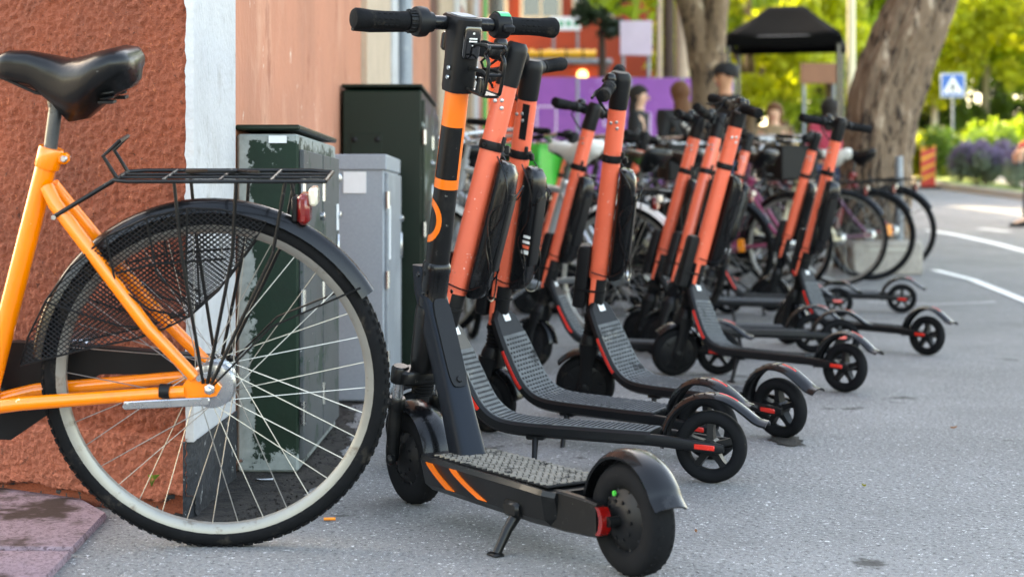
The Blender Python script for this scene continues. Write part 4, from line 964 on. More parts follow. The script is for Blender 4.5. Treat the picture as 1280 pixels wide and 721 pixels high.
bike_at(985, 11.3, 40, 'pink step-through bicycle with pale handlebar stem among the parked bicycles', frame='frame_pink', wkey='plain')
bike_at(812, 11.6, 158, 'black bicycle carrying a deep black crate over its front wheel', frame='frame_black', wkey='dark', basket='black_plastic')
bike_at(655, 11.0, 166, 'dark bicycle with a wide black crate parked near the purple fence', frame='frame_black', wkey='plain', basket='black_plastic')
bike_at(846, 9.15, 47, 'black bicycle with a bright green plastic basket', frame='frame_black', wkey='dark', basket='lime_plastic')
bike_at(935, 13.6, 25, 'silver bicycle with wire basket parked deep in the bicycle row', frame='frame_silver', basket='wire')
bike_at(1010, 13.9, 30, 'black bicycle with wire basket parked deep in the bicycle row', frame='frame_black', basket='wire')
bike_at(770, 13.2, 35, 'red step-through bicycle parked deep in the bicycle row', frame='frame_red', basket='wire')
bike_at(705, 12.6, 55, 'black step-through bicycle parked deep in the bicycle row', frame='frame_black')
bike_at(700, 10.4, 60, 'silver bicycle with pale rims parked just before the purple fence side of the row', frame='frame_silver', guard='galvanised', style='diamond')
bike_at(812, 10.1, 40, 'cream bicycle with pale mudguards wedged between the scooter stems', frame='frame_cream', guard='white_paint', sad='saddle_leather')
bike_at(872, 12.3, 50, 'silver bicycle with black saddle behind the bicycle with dark rims', frame='frame_silver', guard='galvanised')
bike_at(1050, 11.9, 18, 'cream step-through bicycle half hidden by the purple one', frame='frame_cream', guard='black_gloss')
bike_at(965, 12.5, 34, 'purple bicycle with wire basket in the thick of the row', frame='frame_purple', basket='wire')
# amber spoke reflectors on the near far-row wheels
def spoke_reflector(px, py, Y, al, label):
    c = W(px, py, Y); m = MB(); m.box((0, 0, 0), (.085, .012, .05), ch=.006); o = m.build('spoke_reflector', 'amber', None, c); o.rotation_euler = (0, R(20), R(-al)); return o
for nm, off in (('purple bicycle', .15), ('red bicycle', .15), ('black bicycle with dark', .13)):
    b = [o for o in bpy.data.objects if o.get('label', '').startswith(nm)][0]; w_ = [c for c in b.children if c.name.startswith('rear_wheel')][0]
    m = MB(); m.box((-off, .012, .02), (.05, .010, .085), ch=.005); m.build('spoke_reflector', 'amber', w_)

# ================================================================== people
for nm, c in (('skin', 'd09a78'), ('skin_light', 'dcae92'), ('hair_dark', '1d1714'), ('hair_brown', '6a4326'), ('cloth_black', '17181b'), ('cloth_red', '9c1420'), ('cloth_white', 'd7d4cd'), ('cloth_blue', '2d3a55'), ('cloth_sand', 'a08a6c'), ('shoe', '2a2624'), ('cloth_pink', 'c14058')):
    pm(nm, hx(c), .75 if 'skin' not in nm else .5, var=.12, vs=14, bump=.15 if 'cloth' in nm else 0, bs=90)
def skin_obj(name, mat, chains, parent, sub=2):
    """chains: lists of (key, co, radius); equal keys are one joint"""
    bm = bmesh.new(); ly = bm.verts.layers.skin.verify(); D = {}; first = True
    for ch in chains:
        pv = None
        for key, c_, r in ch:
            if key not in D:
                v = bm.verts.new(c_); v[ly].radius = (r, r) if isinstance(r, (int, float)) else r; D[key] = v
                if first: v[ly].use_root = True; first = False
            v = D[key]
            if pv is not None and bm.edges.get((pv, v)) is None: bm.edges.new((pv, v))
            pv = v
    me = bpy.data.meshes.new(name); bm.to_mesh(me); bm.free(); me.materials.append(MATS[mat]); o = put(name, me, parent)
    s = o.modifiers.new('skin', 'SKIN'); s.use_smooth_shade = True; q = o.modifiers.new('sub', 'SUBSURF'); q.levels = sub; q.render_levels = sub
    return o
def person(label, loc, face, h=1.7, top='cloth_black', legs='cloth_blue', hair='hair_dark', skin='skin', long=False, cap=False, arm=.1, stride=.0, bag=None):
    t = thing('person', label, 'person', loc, face, 'people in the street behind the bicycles'); k = h/1.75      # local +x is forward
    P = lambda x, y, z: (x*k, y*k, z*k)
    ch = [[('pel', P(0, 0, .96), .135*k), ('spi', P(.0, 0, 1.14), .12*k), ('che', P(0, 0, 1.32), .145*k), ('nb', P(0, 0, 1.46), .07*k), ('nk', P(.01, 0, 1.52), .055*k), ('hd', P(.02, 0, 1.585), .078*k), ('hd2', P(.018, 0, 1.655), .094*k), ('hd3', P(.008, 0, 1.71), .07*k)]]
    jk = [[('pel', P(0, 0, .90), .155*k), ('spi', P(0, 0, 1.12), .145*k), ('che', P(0, 0, 1.32), .168*k), ('nb', P(0, 0, 1.475), .080*k)]]
    tr = [[('pel', P(0, 0, .97), .15*k)]]
    for sy in (-1, 1):
        f = stride*sy
        hip, kn, an, toe = P(0, sy*.09, .90), P(.03+f*.5, sy*.10, .50), P(-.02+f, sy*.10, .09), P(.15+f, sy*.12, .03)
        ch.append([('pel', 0, 0), ('hip%d' % sy, hip, .10*k), ('kn%d' % sy, kn, .062*k), ('an%d' % sy, an, .042*k), ('toe%d' % sy, toe, .035*k)])
        tr.append([('pel', 0, 0), ('hip%d' % sy, hip, .115*k), ('kn%d' % sy, kn, .08*k), ('an%d' % sy, P(-.02+f, sy*.10, .10), .065*k)])
        sh, el, wr = P(0, sy*.19, 1.40), P(-.03+arm*.2, sy*.24, 1.13), P(.06+arm, sy*.245, .90+arm*.5)
        ch.append([('che', 0, 0), ('sh%d' % sy, sh, .06*k), ('el%d' % sy, el, .043*k), ('wr%d' % sy, wr, .028*k), ('pa%d' % sy, (wr[0]+.03*k, wr[1], wr[2]-.06*k), .030*k)])
        for q, (dx, ln) in enumerate(((.035, .065), (.015, .078), (-.005, .075), (-.024, .060))):
            b = (wr[0]+.03*k+dx*.6*k, wr[1], wr[2]-.085*k); ch.append([('pa%d' % sy, 0, 0), ('f%d%d' % (sy, q), b, .010*k), ('g%d%d' % (sy, q), (b[0]+dx*.4*k, b[1]-sy*.008*k, b[2]-ln*.55*k), .0088*k), ('h%d%d' % (sy, q), (b[0]+dx*.3*k, b[1]-sy*.026*k, b[2]-ln*k), .0075*k)])
        ch.append([('pa%d' % sy, 0, 0), ('t%d' % sy, (wr[0]+.062*k, wr[1]-sy*.012*k, wr[2]-.05*k), .011*k), ('u%d' % sy, (wr[0]+.075*k, wr[1]-sy*.02*k, wr[2]-.09*k), .009*k)])
        jk.append([('che', 0, 0), ('sh%d' % sy, sh, .086*k), ('el%d' % sy, el, .064*k), ('wr%d' % sy, (wr[0], wr[1], wr[2]+.02*k), .044*k)])
    b = skin_obj('body', skin, ch, t); skin_obj('top', top, jk, t); skin_obj('trousers', legs, tr, t)
    for sy in (-1, 1):
        f = stride*sy; m = MB(); secs = []
        for x, hw, zt in ((-.09, .03, .08), (-.06, .042, .10), (.0, .044, .10), (.07, .046, .075), (.14, .044, .055), (.19, .026, .04)):
            secs.append([Vector(P(x+f+.01, sy*.11+hw*math.cos(q), max(.0, zt*.5+zt*.5*math.sin(q)))) for q in [2*math.pi*j/12 for j in range(12)]])
        m.loft(secs); m.build('shoe', 'shoe', t)
    # face and hair
    for sy in (-1, 1): m = MB(); m.lathe([(.002, 0), (.011*k, .002), (.009*k, .008*k), (.002, .010*k)], P(.098, sy*.034, 1.64), (1, 0, 0), 8); m.build('eye', 'hair_dark', b)
    m = MB(); m.tube([P(.10, 0, 1.645), P(.125, 0, 1.605), P(.10, 0, 1.597)], [.010*k, .016*k, .010*k], 8); m.build('nose', skin, b)
    m = MB(); m.box(P(.092, 0, 1.568), (.012*k, .048*k, .012*k), ch=.003); m.build('mouth', 'cloth_pink', b)
    for sy in (-1, 1): m = MB(); m.lathe([(.004, 0), (.022*k, .004*k), (.018*k, .014*k), (.006, .016*k)], P(.005, sy*.088, 1.635), (0, sy, .2), 10); m.build('ear', skin, b)
    m = MB(); secs = []; rnd = random.Random(len(label))
    for j in range(12):
        th = R(8+j*(10.5 if long else 8.5)); sec = []
        for q in range(24):
            an = 2*math.pi*q/24; r = .114*k*(1+.05*rnd.random()); front = math.cos(an); thx = min(th, R(70)) if front > .45 else (min(th, R(100)) if front > .1 else th)
            sec.append(Vector(P(.0, 0, 1.655))+Vector((r*math.sin(thx)*math.cos(an)*1.02, r*math.sin(thx)*math.sin(an)*.93, r*math.cos(thx)*1.02)))
        secs.append(sec)
    if long:
        for dz, sc in ((.06, 1.02), (.14, 1.06), (.22, .95), (.28, .6)):
            sec = []
            for q in range(24):
                an = 2*math.pi*q/24; x = math.cos(an); sec.append(Vector(P(-.035+.075*min(x, .3)*sc, .10*math.sin(an)*sc*(1 if x < .2 else .9), 1.60-dz)))
            secs.append(sec)
    m.loft(secs); m.build('hair', hair, b, ang=70)
    if cap:
        m = MB(); m.lathe([(.122*k, 0), (.124*k, .03*k), (.112*k, .07*k), (.075*k, .10*k), (.02*k, .112*k)], P(.0, 0, 1.665), (0, 0, 1), 24); m.loft([[Vector(P(x, y*hw, z)) for y, z in ((-1, 1.668), (0, 1.682), (1, 1.668), (0, 1.674))] for x, hw in ((.09, .10), (.15, .085), (.19, .05))]); c = m.build('cap', 'cloth_black', None, ang=50)
        c.location = loc; c.rotation_euler = (0, 0, face); tag(c, 'dark cap worn by the man standing behind the parked bicycles', 'cap')
    if bag:
        m = MB(); m.tube([P(.02, .14, 1.44), P(.16, 0, 1.25), P(.10, -.17, 1.0)], .016, 8); m.tube([P(.02, .14, 1.44), P(-.16, 0, 1.25), P(-.05, -.18, 1.0)], .016, 8); m.box(P(.02, -.24, .95), (.26*k, .09*k, .22*k), ch=.02); o = m.build('shoulder_bag', bag, None, loc); o.rotation_euler = (0, 0, face); tag(o, 'pale shoulder bag carried by the brown haired woman', 'bag')
    return t
def pat(px, Y): return ((px-CX)/FPX*Y, Y, gz(Y))
person('man in a dark cap standing behind the parked bicycles', pat(908, 15.3), R(200), 1.80, 'cloth_black', 'cloth_blue', 'hair_dark', 'skin', cap=True)
person('woman with dark tied hair before the purple fence, seen in profile', pat(798, 17.2), R(-15), 1.66, 'cloth_black', 'cloth_blue', 'hair_dark', 'skin_light', long=True)
person('brown haired woman in black with a pale bag strap', pat(850, 16.2), R(120), 1.66, 'cloth_black', 'cloth_black', 'hair_brown', 'skin_light', long=True, bag='cloth_white')
person('fair person in a sand coloured shirt under the black canopy', pat(968, 17.6), R(250), 1.48, 'cloth_sand', 'cloth_blue', 'hair_brown', 'skin_light', long=True)
person('dark haired person in a pink top beside the leaning tree', pat(1037, 16.4), R(80), 1.50, 'cloth_pink', 'cloth_blue', 'hair_dark', 'skin', long=True)
person('person in a dark red jacket walking across the road', pat(1297, 20.0), R(170), 1.74, 'cloth_red', 'cloth_black', 'hair_dark', 'skin_light', stride=.16, arm=.14)

# ================================================================== trees
pm('bark', hx('7a6653'), .95, var=.35, vs=9, bump=1, bs=28, stretch=(1, 1, .35), spots=[(hx('33271f'), 13, .52, .60), (hx('b5a48f'), 9, .58, .68)])
pm('bark_dark', hx('4b3d33'), .95, var=.3, vs=9, bump=.8, bs=28, stretch=(1, 1, .3)); pm('bark_pale', hx('bdb39f'), .9, var=.25, vs=7, bump=.4, bs=30)
def leafm(n, c, tr=.5): pm(n, c, .55, var=.45, vs=1.6, trans=tr)
leafm('leaf_yellow', (.46, .50, .03, 1), .55); leafm('leaf_lime', (.30, .42, .03, 1), .55); leafm('leaf_green', (.12, .21, .025, 1), .45); leafm('leaf_dark', (.022, .045, .016, 1), .25)
leafm('lavender', (.22, .16, .27, 1), .2); leafm('leaf_grey', (.20, .24, .17, 1), .3); leafm('flower_yellow', (.42, .38, .02, 1), .4); leafm('grass_rust', (.30, .13, .05, 1), .3)
def leaves(name, mat, parent, blobs, n, size, seed, up=0.0, asp=.55):
    """many folded leaf faces scattered through clumps: blobs = (centre, radii)"""
    rg = np.random.default_rng(seed); cs = []; wts = np.array([b[1][0]*b[1][1]*b[1][2] for b in blobs])**.8; wts /= wts.sum()
    pick = rg.choice(len(blobs), n, p=wts); C = np.array([b[0] for b in blobs])[pick]; Rr = np.array([b[1] for b in blobs])[pick]
    d = rg.normal(size=(n, 3)); d /= np.linalg.norm(d, axis=1)[:, None]; rad = rg.random(n)**.42; P = C+d*Rr*rad[:, None]
    a = rg.normal(size=(n, 3)); a[:, 2] += up; a /= np.linalg.norm(a, axis=1)[:, None]; b = np.cross(a, rg.normal(size=(n, 3))); b /= np.linalg.norm(b, axis=1)[:, None]; c = np.cross(a, b)
    s = (size*(.6+.8*rg.random(n)))[:, None]
    V = np.stack([P-a*s, P+b*s*asp+c*s*.15, P+a*s, P-b*s*asp+c*s*.15], 1).reshape(-1, 3)
    me = bpy.data.meshes.new(name); me.vertices.add(4*n); me.vertices.foreach_set('co', V.ravel()); me.loops.add(4*n); me.loops.foreach_set('vertex_index', np.arange(4*n)); me.polygons.add(n); me.polygons.foreach_set('loop_start', np.arange(0, 4*n, 4))
    me.update(calc_edges=True); me.validate(); me.materials.append(MATS[mat]); return put(name, me, parent)
def clumps(c, rad, k, cr, seed):
    rg = random.Random(seed); out = []
    while len(out) < k:
        d = Vector((rg.uniform(-1, 1), rg.uniform(-1, 1), rg.uniform(-1, 1)))
        if .3 < d.length < 1: q = cr*rg.uniform(.6, 1.3); out.append(((c[0]+d.x*rad[0], c[1]+d.y*rad[1], c[2]+d.z*rad[2]), (q, q, q*.7)))
    return out
def limb_tube(pts, rs, n, rough, nz=8, flute=.0):
    P = catmull([tuple(p)+(r,) for p, r in zip(pts, rs)], nz if n < 60 else 26); m = MB(); secs = []; u = Vector((1, 0, 0))
    for i, q in enumerate(P):
        p = Vector(q[:3]); a = Vector(P[max(i-1, 0)][:3]); b = Vector(P[min(i+1, len(P)-1)][:3]); t = (b-a).normalized(); u = (u-t*u.dot(t)).normalized(); v = t.cross(u); sec = []
        for k in range(n):
            an = 2*math.pi*k/n; dr = 1+rough*(.5*noise.noise((math.cos(an)*5, math.sin(an)*5, p.z*1.6))+.7*(.5-abs(noise.noise((math.cos(an)*11, math.sin(an)*11, p.z*2.6))))+.35*noise.noise((math.cos(an)*24, math.sin(an)*24, p.z*8)))+flute*noise.noise((math.cos(an)*2, math.sin(an)*2, p.z*.5))
            sec.append(p+(u*math.cos(an)+v*math.sin(an))*q[3]*dr)
        secs.append(sec)
    m.loft(secs); return m
def tree(name, label, base, pts, rs, bark, limbs, blobs, leaf, n, size, seed, rough=.06, nseg=20, group=None, flute=.1):
    t = thing(name, label, 'tree', base, 0, group)
    tk = limb_tube([Vector(p) for p in pts], rs, nseg, rough, 10, flute).build('trunk', bark, t, ang=80)
    for pl, rl in limbs: limb_tube([Vector(p) for p in pl], rl, 10, rough, 5).build('limb', bark, t, ang=80)
    leaves('crown', leaf, t, blobs, n, size, seed); return t
# leaning tree by the parked bicycles
Yt = 13.6; B = Vector(((1096-CX)/FPX*Yt, Yt, gz(Yt))); s_ = Yt/FPX
tp = lambda px, py: ((px-CX)*s_-B.x, 0, CH-(py-HY)*s_-B.z)
lp = [(0, 0, -.1), tp(1094, 290), tp(1096, 210), tp(1107, 125), tp(1128, 65), tp(1152, 8), (.75, .2, 3.3), (1.15, .5, 4.6)]
tree('leaning_tree', 'thick leaning tree trunk with rough furrowed bark beside the parked bicycles', B, lp, [.34, .285, .275, .28, .28, .27, .24, .18], 'bark',
     [([(.75, .2, 3.2), (1.6, -.2, 4.6), (2.4, -.4, 5.8)], [.15, .11, .05]), ([(.7, .2, 3.0), (.1, .8, 4.4), (-.6, 1.2, 5.6)], [.16, .10, .05]), ([(1.1, .5, 4.5), (1.2, .6, 6), (1.0, .4, 7)], [.14, .08, .04])],
     clumps((1.1, .6, 6.3), (3.0, 2.8, 1.9), 40, .75, 4), 'leaf_lime', 9000, .085, 5, .20, 110, flute=.14)
Y2 = 18.0; B2 = Vector(((882-CX)/FPX*Y2, Y2, gz(Y2)))
tree('forked_tree', 'grey brown tree trunk forking low beyond the man in the cap', B2, [(0, 0, -.1), (.02, 0, 1.0), (.03, 0, 1.7), (.02, 0, 2.05)], [.27, .20, .185, .22], 'bark',
     [([(-.03, 0, 1.9), (-.14, 0, 2.5), (-.42, 0, 3.3), (-.8, .2, 4.6)], [.16, .15, .13, .06]), ([(.05, 0, 1.9), (.10, 0, 2.5), (.25, .1, 3.5), (.6, .2, 4.8)], [.17, .15, .12, .06])],
     clumps((-.1, .3, 5.6), (2.6, 2.4, 1.7), 34, .7, 8)+[((-.95, -.6, 2.55), (.42, .3, .22)), ((-1.15, -.5, 2.8), (.35, .3, .25)), ((-.75, -.4, 2.85), (.3, .3, .2))], 'leaf_lime', 8500, .085, 9, .09, 28)
gt = 'sunlit trees in the park beyond the road'
for i, (px, Y, h, bk, lf, lb) in enumerate((
    (935, 33, 6.5, 'bark', 'leaf_yellow', 'yellow green tree behind the black canopy'), (1035, 37, 7.5, 'bark', 'leaf_lime', 'bright green tree between the canopy and the leaning trunk'),
    (1167, 57, 10, 'bark_pale', 'leaf_yellow', 'yellow green tree with slender pale trunk next to the crossing sign'), (1231, 58, 10, 'bark_pale', 'leaf_lime', 'bright green tree with slender pale trunk over the rust coloured grass'),
    (1330, 55, 9.0, 'bark_pale', 'leaf_yellow', 'yellow green tree beyond the lavender, at the end of the bed'), (1085, 56, 10, 'bark', 'leaf_yellow', 'tall yellow tree whose crown shows behind the leaning trunk'),
    (980, 55, 9, 'bark', 'leaf_lime', 'tall light green tree far behind the black canopy'))):
    b = Vector(((px-CX)/FPX*Y, Y, gz(Y))); tree('park_tree', lb, b, [(0, 0, -.1), (.05, 0, h*.3), (0, .05, h*.6), (.05, 0, h*.85)], [.14, .11, .08, .03], bk,
        [([(.03, 0, h*.3), (.7, .3, h*.5), (1.3, .5, h*.62)], [.05, .04, .015]), ([(.03, 0, h*.36), (-.8, -.2, h*.55), (-1.5, 0, h*.68)], [.05, .04, .015])],
        clumps((0, 0, h*.58), (h*.36, h*.34, h*.36), 42, h*.085, 20+i), lf, 7500, .13, 40+i, .04, 12, gt, .05)
gd = 'dark trees closing the park'
for i, (px, Y, h, lb) in enumerate(((690, 62, 12, 'dark tree behind the red building'), (800, 66, 12, 'dark green tree behind the pale notice board'), (900, 70, 13, 'dark green tree far behind the forked trunk'), (1020, 68, 12, 'dark green tree far behind the tall light green one'), (1130, 72, 13, 'dark green tree far behind the crossing sign'), (1230, 66, 11, 'dark green tree filling the gap above the rust coloured grass'), (1350, 68, 12, 'dark green tree at the far end of the park'))):
    b = Vector(((px-CX)/FPX*Y, Y, gz(Y))); tree('park_tree', lb, b, [(0, 0, -.1), (.05, 0, h*.3), (0, .05, h*.6), (.05, 0, h*.85)], [.22, .18, .12, .04], 'bark_dark', [], clumps((0, 0, h*.5), (h*.40, h*.3, h*.48), 46, h*.10, 60+i), 'leaf_green' if i % 2 else 'leaf_dark', 6500, .24, 80+i, .04, 10, gd, .05)
for px, py, Y, lb in ((752, 20, 27, 'dark leafy tree standing beside the red kiosk'),):
    b = Vector(((px-CX)/FPX*Y, Y, gz(Y))); tree('dark_tree', lb, b, [(0, 0, -.1), (.03, 0, 1.5), (0, 0, 3)], [.12, .09, .05], 'bark_dark', [], clumps((.05, 0, 4.1), (.62, .6, 1.5), 26, .3, 33), 'leaf_dark', 4200, .075, 34, .04, 10)

# ================================================================== planting bed across the road
pm('soil', hx('4a3b2d'), .95, var=.3, vs=6); pm('gravel_pale', hx('b5b0a4'), .9, var=.2, vs=20); pm('lawn', (.16, .22, .03, 1), .9, var=.3, vs=1.5)
K = [G(1010, 219), G(1100, 222), G(1150, 229), G(1195, 238), G(1240, 244), G(1300, 252), G(1420, 268)]
m = MB(); secs = []
for i, p in enumerate(K):
    t_ = (K[min(i+1, len(K)-1)]-K[max(i-1, 0)]); t_.z = 0; t_.normalize(); n_ = Vector((-t_.y, t_.x, 0)); n_ = n_ if n_.y > 0 else -n_
    secs.append([p+n_*a+Vector((0, 0, z)) for a, z in ((0, -.05), (.01, .13), (.02, .14), (.14, .14), (.15, .13), (.15, -.05))])
m.loft(secs); struct(m.build('kerb', 'kerb_stone', ang=30))
m = MB(); V = []
for i, p in enumerate(K): V += [(p.x+.03, p.y+.14, gz(p.y)+.09), (p.x*2.1, 88, gz(88)+.10)]
m.add(V, [(2*i, 2*i+1, 2*i+3, 2*i+2) for i in range(len(K)-1)]); struct(m.build('planting_bed', 'lawn', ang=0, fix=False))
def bush(name, label, cat, px, Y, wd, dp, ht, leaf, n, size, seed, up=0, flower=None, grp=None):
    b = Vector(((px-CX)/FPX*Y, Y, gz(Y)+.09)); t = thing(name, label, cat, b, 0, grp); rg = random.Random(seed)
    bl = [((rg.uniform(-.85, .85)*wd/2, rg.uniform(-.8, .8)*dp/2, ht*rg.uniform(.25, .68)), (wd*.16, dp*.18, ht*.30)) for _ in range(16)]
    m = MB()
    for k in range(9): e = bl[k][0]; m.tube([(e[0]*.3, e[1]*.3, -.03), (e[0]*.7, e[1]*.7, e[2]*.6), e], [.014, .01, .005], 5)
    m.build('stems', 'bark_dark', t); leaves('foliage', leaf, t, bl, n, size, seed, up)
    if flower: leaves('flowers', flower[0], t, [((c[0], c[1], c[2]+ht*.20), (r[0], r[1], r[2]*.8)) for c, r in bl], flower[1], flower[2], seed+1, 1.6, .3)
    return t
bush('lavender_bush', 'purple flowering lavender bush at the kerb across the road', 'bush', 1232, 35.2, 1.35, 1.2, .95, 'leaf_grey', 2600, .05, 3, 1.2, ('lavender', 4200, .055), 'lavender along the kerb')
bush('lavender_bush', 'taller lavender bush behind the walking person in red', 'bush', 1292, 33.0, 1.6, 1.2, 1.05, 'leaf_grey', 2600, .05, 4, 1.2, ('lavender', 4200, .055), 'lavender along the kerb')
bush('clipped_shrub', 'rounded mid green shrub behind the striped marker', 'bush', 1214, 39, 2.3, 1.5, 1.5, 'leaf_green', 5200, .06, 5)
bush('clipped_shrub', 'rounded light green shrub to the rear of the lavender', 'bush', 1262, 41, 2.2, 1.5, 1.75, 'leaf_lime', 4200, .06, 6)
bush('yellow_shrub', 'low yellow flowering shrub beside the striped marker', 'bush', 1132, 40, 1.8, 1.4, 1.1, 'flower_yellow', 5200, .06, 7)
bush('yellow_shrub', 'yellow shrub between the marker and the sign pole', 'bush', 1172, 44, 1.7, 1.4, 1.3, 'leaf_yellow', 4200, .06, 8)
bush('pale_shrub', 'pale grey leaved shrub behind the sign pole', 'bush', 1200, 50, 3.0, 1.6, 1.35, 'leaf_grey', 4200, .06, 12)
for k, (px, lb) in enumerate(((1100, 'dark evergreen hedge bush behind the golden strip'), (1160, 'dark evergreen hedge bush behind the slender pale trunk'), (1215, 'dark evergreen hedge bush behind the rust coloured grass'), (1270, 'dark evergreen hedge bush behind the second slender tree'), (1325, 'dark evergreen hedge bush at the end of the bed'))):
    bush('evergreen_bush', lb, 'bush', px, 58+k % 2, 2.6, 1.6, 2.9, 'leaf_dark' if k % 2 else 'leaf_green', 4200, .09, 50+k, 0, None, 'evergreen bushes behind the bed')
bush('grass_clump', 'rust coloured ornamental grass beneath the slender trees', 'grass', 1242, 54, 2.6, 1.2, 1.35, 'grass_rust', 3800, .09, 9, 2.2)
bush('yellow_shrub', 'golden shrub strip under the slender pale trunk', 'bush', 1140, 53, 4.2, 1.6, 1.5, 'leaf_yellow', 6000, .07, 10)
# striped road marker
st = thing('striped_marker', 'red and yellow striped plastic road marker standing at the kerb', 'road marker', G(1160, 236))
pm('marker_red', hx('d2301c'), .4, var=.08); pm('marker_yellow', hx('f0a51c'), .4, var=.08)
m = MB(); m.box((0, 0, .48), (.32, .07, .90), ch=.02); m.build('panel', 'marker_red', st); m = MB(); m.box((0, 0, .025), (.5, .4, .05), ch=.01); m.build('foot', 'rubber', st)
for k in range(4):
    z = .16+k*.22; m = MB(); m.prism([(-.158, z), (.158, z+.16), (.158, z+.05+.16 if z+.21 < .92 else .92), (-.158, z+.09)], lambda u, v, d: Vector((u, d, v)), -.038, -.034); m.build('stripe', 'marker_yellow', st)
# pedestrian crossing sign
pm('sign_blue', hx('1d5fae'), .35, var=.05); pm('sign_white', hx('e9ecee'), .4, var=.03); pm('sign_black', hx('15171a'), .4, var=.03)
Ys = 46; b = Vector(((1191-CX)/FPX*Ys, Ys, gz(Ys)+.09)); sg = thing('crossing_sign', 'blue square pedestrian crossing sign with white triangle on a grey pole', 'sign', b, R(-10))
zt = CH-(107-HY)/FPX*Ys-b.z; m = MB(); m.tube([(0, .03, 0), (0, .03, zt+.3)], .03, 10); m.build('pole', 'galvanised', sg)
m = MB(); m.box((0, 0, zt), (.68, .012, .68), ch=.004); pl = m.build('panel', 'sign_white', sg); m = MB(); m.box((0, -.008, zt), (.63, .006, .63), ch=.002); m.build('blue_field', 'sign_blue', pl)
m = MB(); m.prism([(-.29, zt-.24), (.29, zt-.24), (0, zt+.27)], lambda u, v, d: Vector((u, d, v)), -.012, -.015); m.build('triangle', 'sign_white', pl)
m = MB(); f2 = lambda u, v, d: Vector((u, d, v+zt))
for poly_ in ([(-.035, .02), (.03, .02), (.045, -.08), (.0, -.09), (-.05, -.08)], [(-.05, -.08), (-.005, -.08), (-.07, -.205), (-.105, -.19)], [(.0, -.08), (.045, -.08), (.105, -.19), (.07, -.205)], [(-.03, .01), (-.10, -.06), (-.085, -.075), (-.02, -.02)], [(.03, .01), (.09, -.05), (.075, -.065), (.02, -.02)], [(.03*math.cos(a), .055+.03*math.sin(a)) for a in [2*math.pi*k/12 for k in range(12)]]): m.prism(poly_, f2, -.015, -.018)
for k in range(4): m.prism([(-.20+k*.11, -.215), (-.14+k*.11, -.215), (-.15+k*.115, -.235), (-.22+k*.115, -.235)], f2, -.015, -.018)
m.build('walking_figure', 'sign_black', pl)

# ================================================================== clutter at the end of the street
pm('hoarding_purple', hx('9450ae'), .5, var=.10, vs=2.5, spots=[(hx('b58fd0'), 3, .60, .72), (hx('6f35a0'), 2, .58, .7)]); pm('hoarding_mark', hx('d9c6e6'), .6, var=.05)
for i, (x0, Y) in enumerate(((.0, 24.6), (.82, 24.7), (1.64, 24.8), (2.46, 24.9))):
    lab = ('first', 'second', 'third', 'fourth')[i]; t = thing('purple_hoarding', 'purple printed fence panel, %s from the house fronts' % lab, 'fence panel', (x0+.2, Y, gz(Y)), R(3), 'purple fence panels')
    h_ = 2.05; m = MB(); m.box((.40, 0, h_/2+.05), (.79, .02, h_-.1), ch=.004); m.build('panel', 'hoarding_purple', t)
    m = MB(); m.tube([(0.0, .0, .0), (0, 0, h_), (.80, 0, h_), (.80, 0, 0)], .018, 8); m.build('frame', 'galvanised', t)
    m = MB(); mm_ = ((.18, 1.1, .3, .5), (.4, 1.3, .3, .3), (.1, .9, .2, .6), (.3, 1.5, .4, .2))[i]; a, z, w_, hh = mm_
    for (cx, cz, sx, sz) in ((a+w_/2, z, w_, .03), (a+w_/2, z+hh, w_, .03), (a, z+hh/2, .03, hh), (a+w_, z+hh/2, .03, hh)): m.box((cx, -.0125, cz), (sx, .004, sz))
    m.build('printed_square', 'hoarding_mark', t)
# red house closing the street, with window and a small sign
pm('red_plaster', hx('9a3a20'), .85, var=.14, vs=1.2, bump=.2, bs=20); pm('kiosk_orange', hx('c2451d'), .5, var=.10, vs=3); pm('tarp_yellow', hx('f0b012'), .5, var=.12, vs=3); pm('lamp_glow', (1.0, .72, .30, 1), .4, emit=.5); pm('awning_black', hx('08080a'), .8, var=.2, vs=5); pm('canvas_pale', hx('c4b79d'), .8, var=.1, vs=6); pm('board_pale', hx('c9bfd0'), .6, var=.06, vs=3); pm('board_brown', hx('8a5f45'), .7, var=.12)
rh = thing('red_house', 'red plastered house closing the far end of the street', 'building', (-.5, 41.5, gz(41.5))); 
m = MB(); m.box((1.7, 3, 4.5), (5.0, 6, 9.2)); m.build('wall', 'red_plaster', rh, ang=20); m = MB(); m.loft([[Vector(p) for p in ((-.9, y, 9.0), (1.7, y, 11), (4.4, y, 9.0))] for y in (-.2, 6.2)]); m.build('roof', 'roof_tin', rh, ang=20)
for x in (-.15, 1.25, 2.6):
    for z in (4.9, 7.6):
        m = MB()
        for (cx, cz, sx, sz) in ((x-.5, z, .09, 1.4), (x+.5, z, .09, 1.4), (x, z+.66, .92, .09), (x, z-.66, .92, .09), (x, z, .06, 1.24)): m.box((cx, -.03, cz), (sx, .08, sz), ch=.006)
        wf = m.build('window', 'canvas_pale', rh, ang=20); m = MB(); m.box((x, -.006, z), (.92, .008, 1.24)); m.build('pane', 'screen', wf)
ks = thing('orange_kiosk', 'orange red kiosk with a grey roof edge and one lit round lamp', 'kiosk', (.1, 30, gz(30)))
m = MB(); m.box((.8, .9, 1.25), (1.75, 1.7, 2.5), ch=.02); m.build('body', 'kiosk_orange', ks, ang=20); m = MB(); m.box((.8, .85, 2.55), (1.95, 2.0, .10), ch=.02); rf = m.build('roof', 'galvanised', ks, ang=20)
m = MB(); m.box((.8, .0, 1.5), (1.3, .04, .9), ch=.01); m.build('hatch', 'awning_black', ks); m = MB(); m.box((.8, -.1, 1.0), (1.5, .3, .05), ch=.01); m.build('counter', 'galvanised', ks)
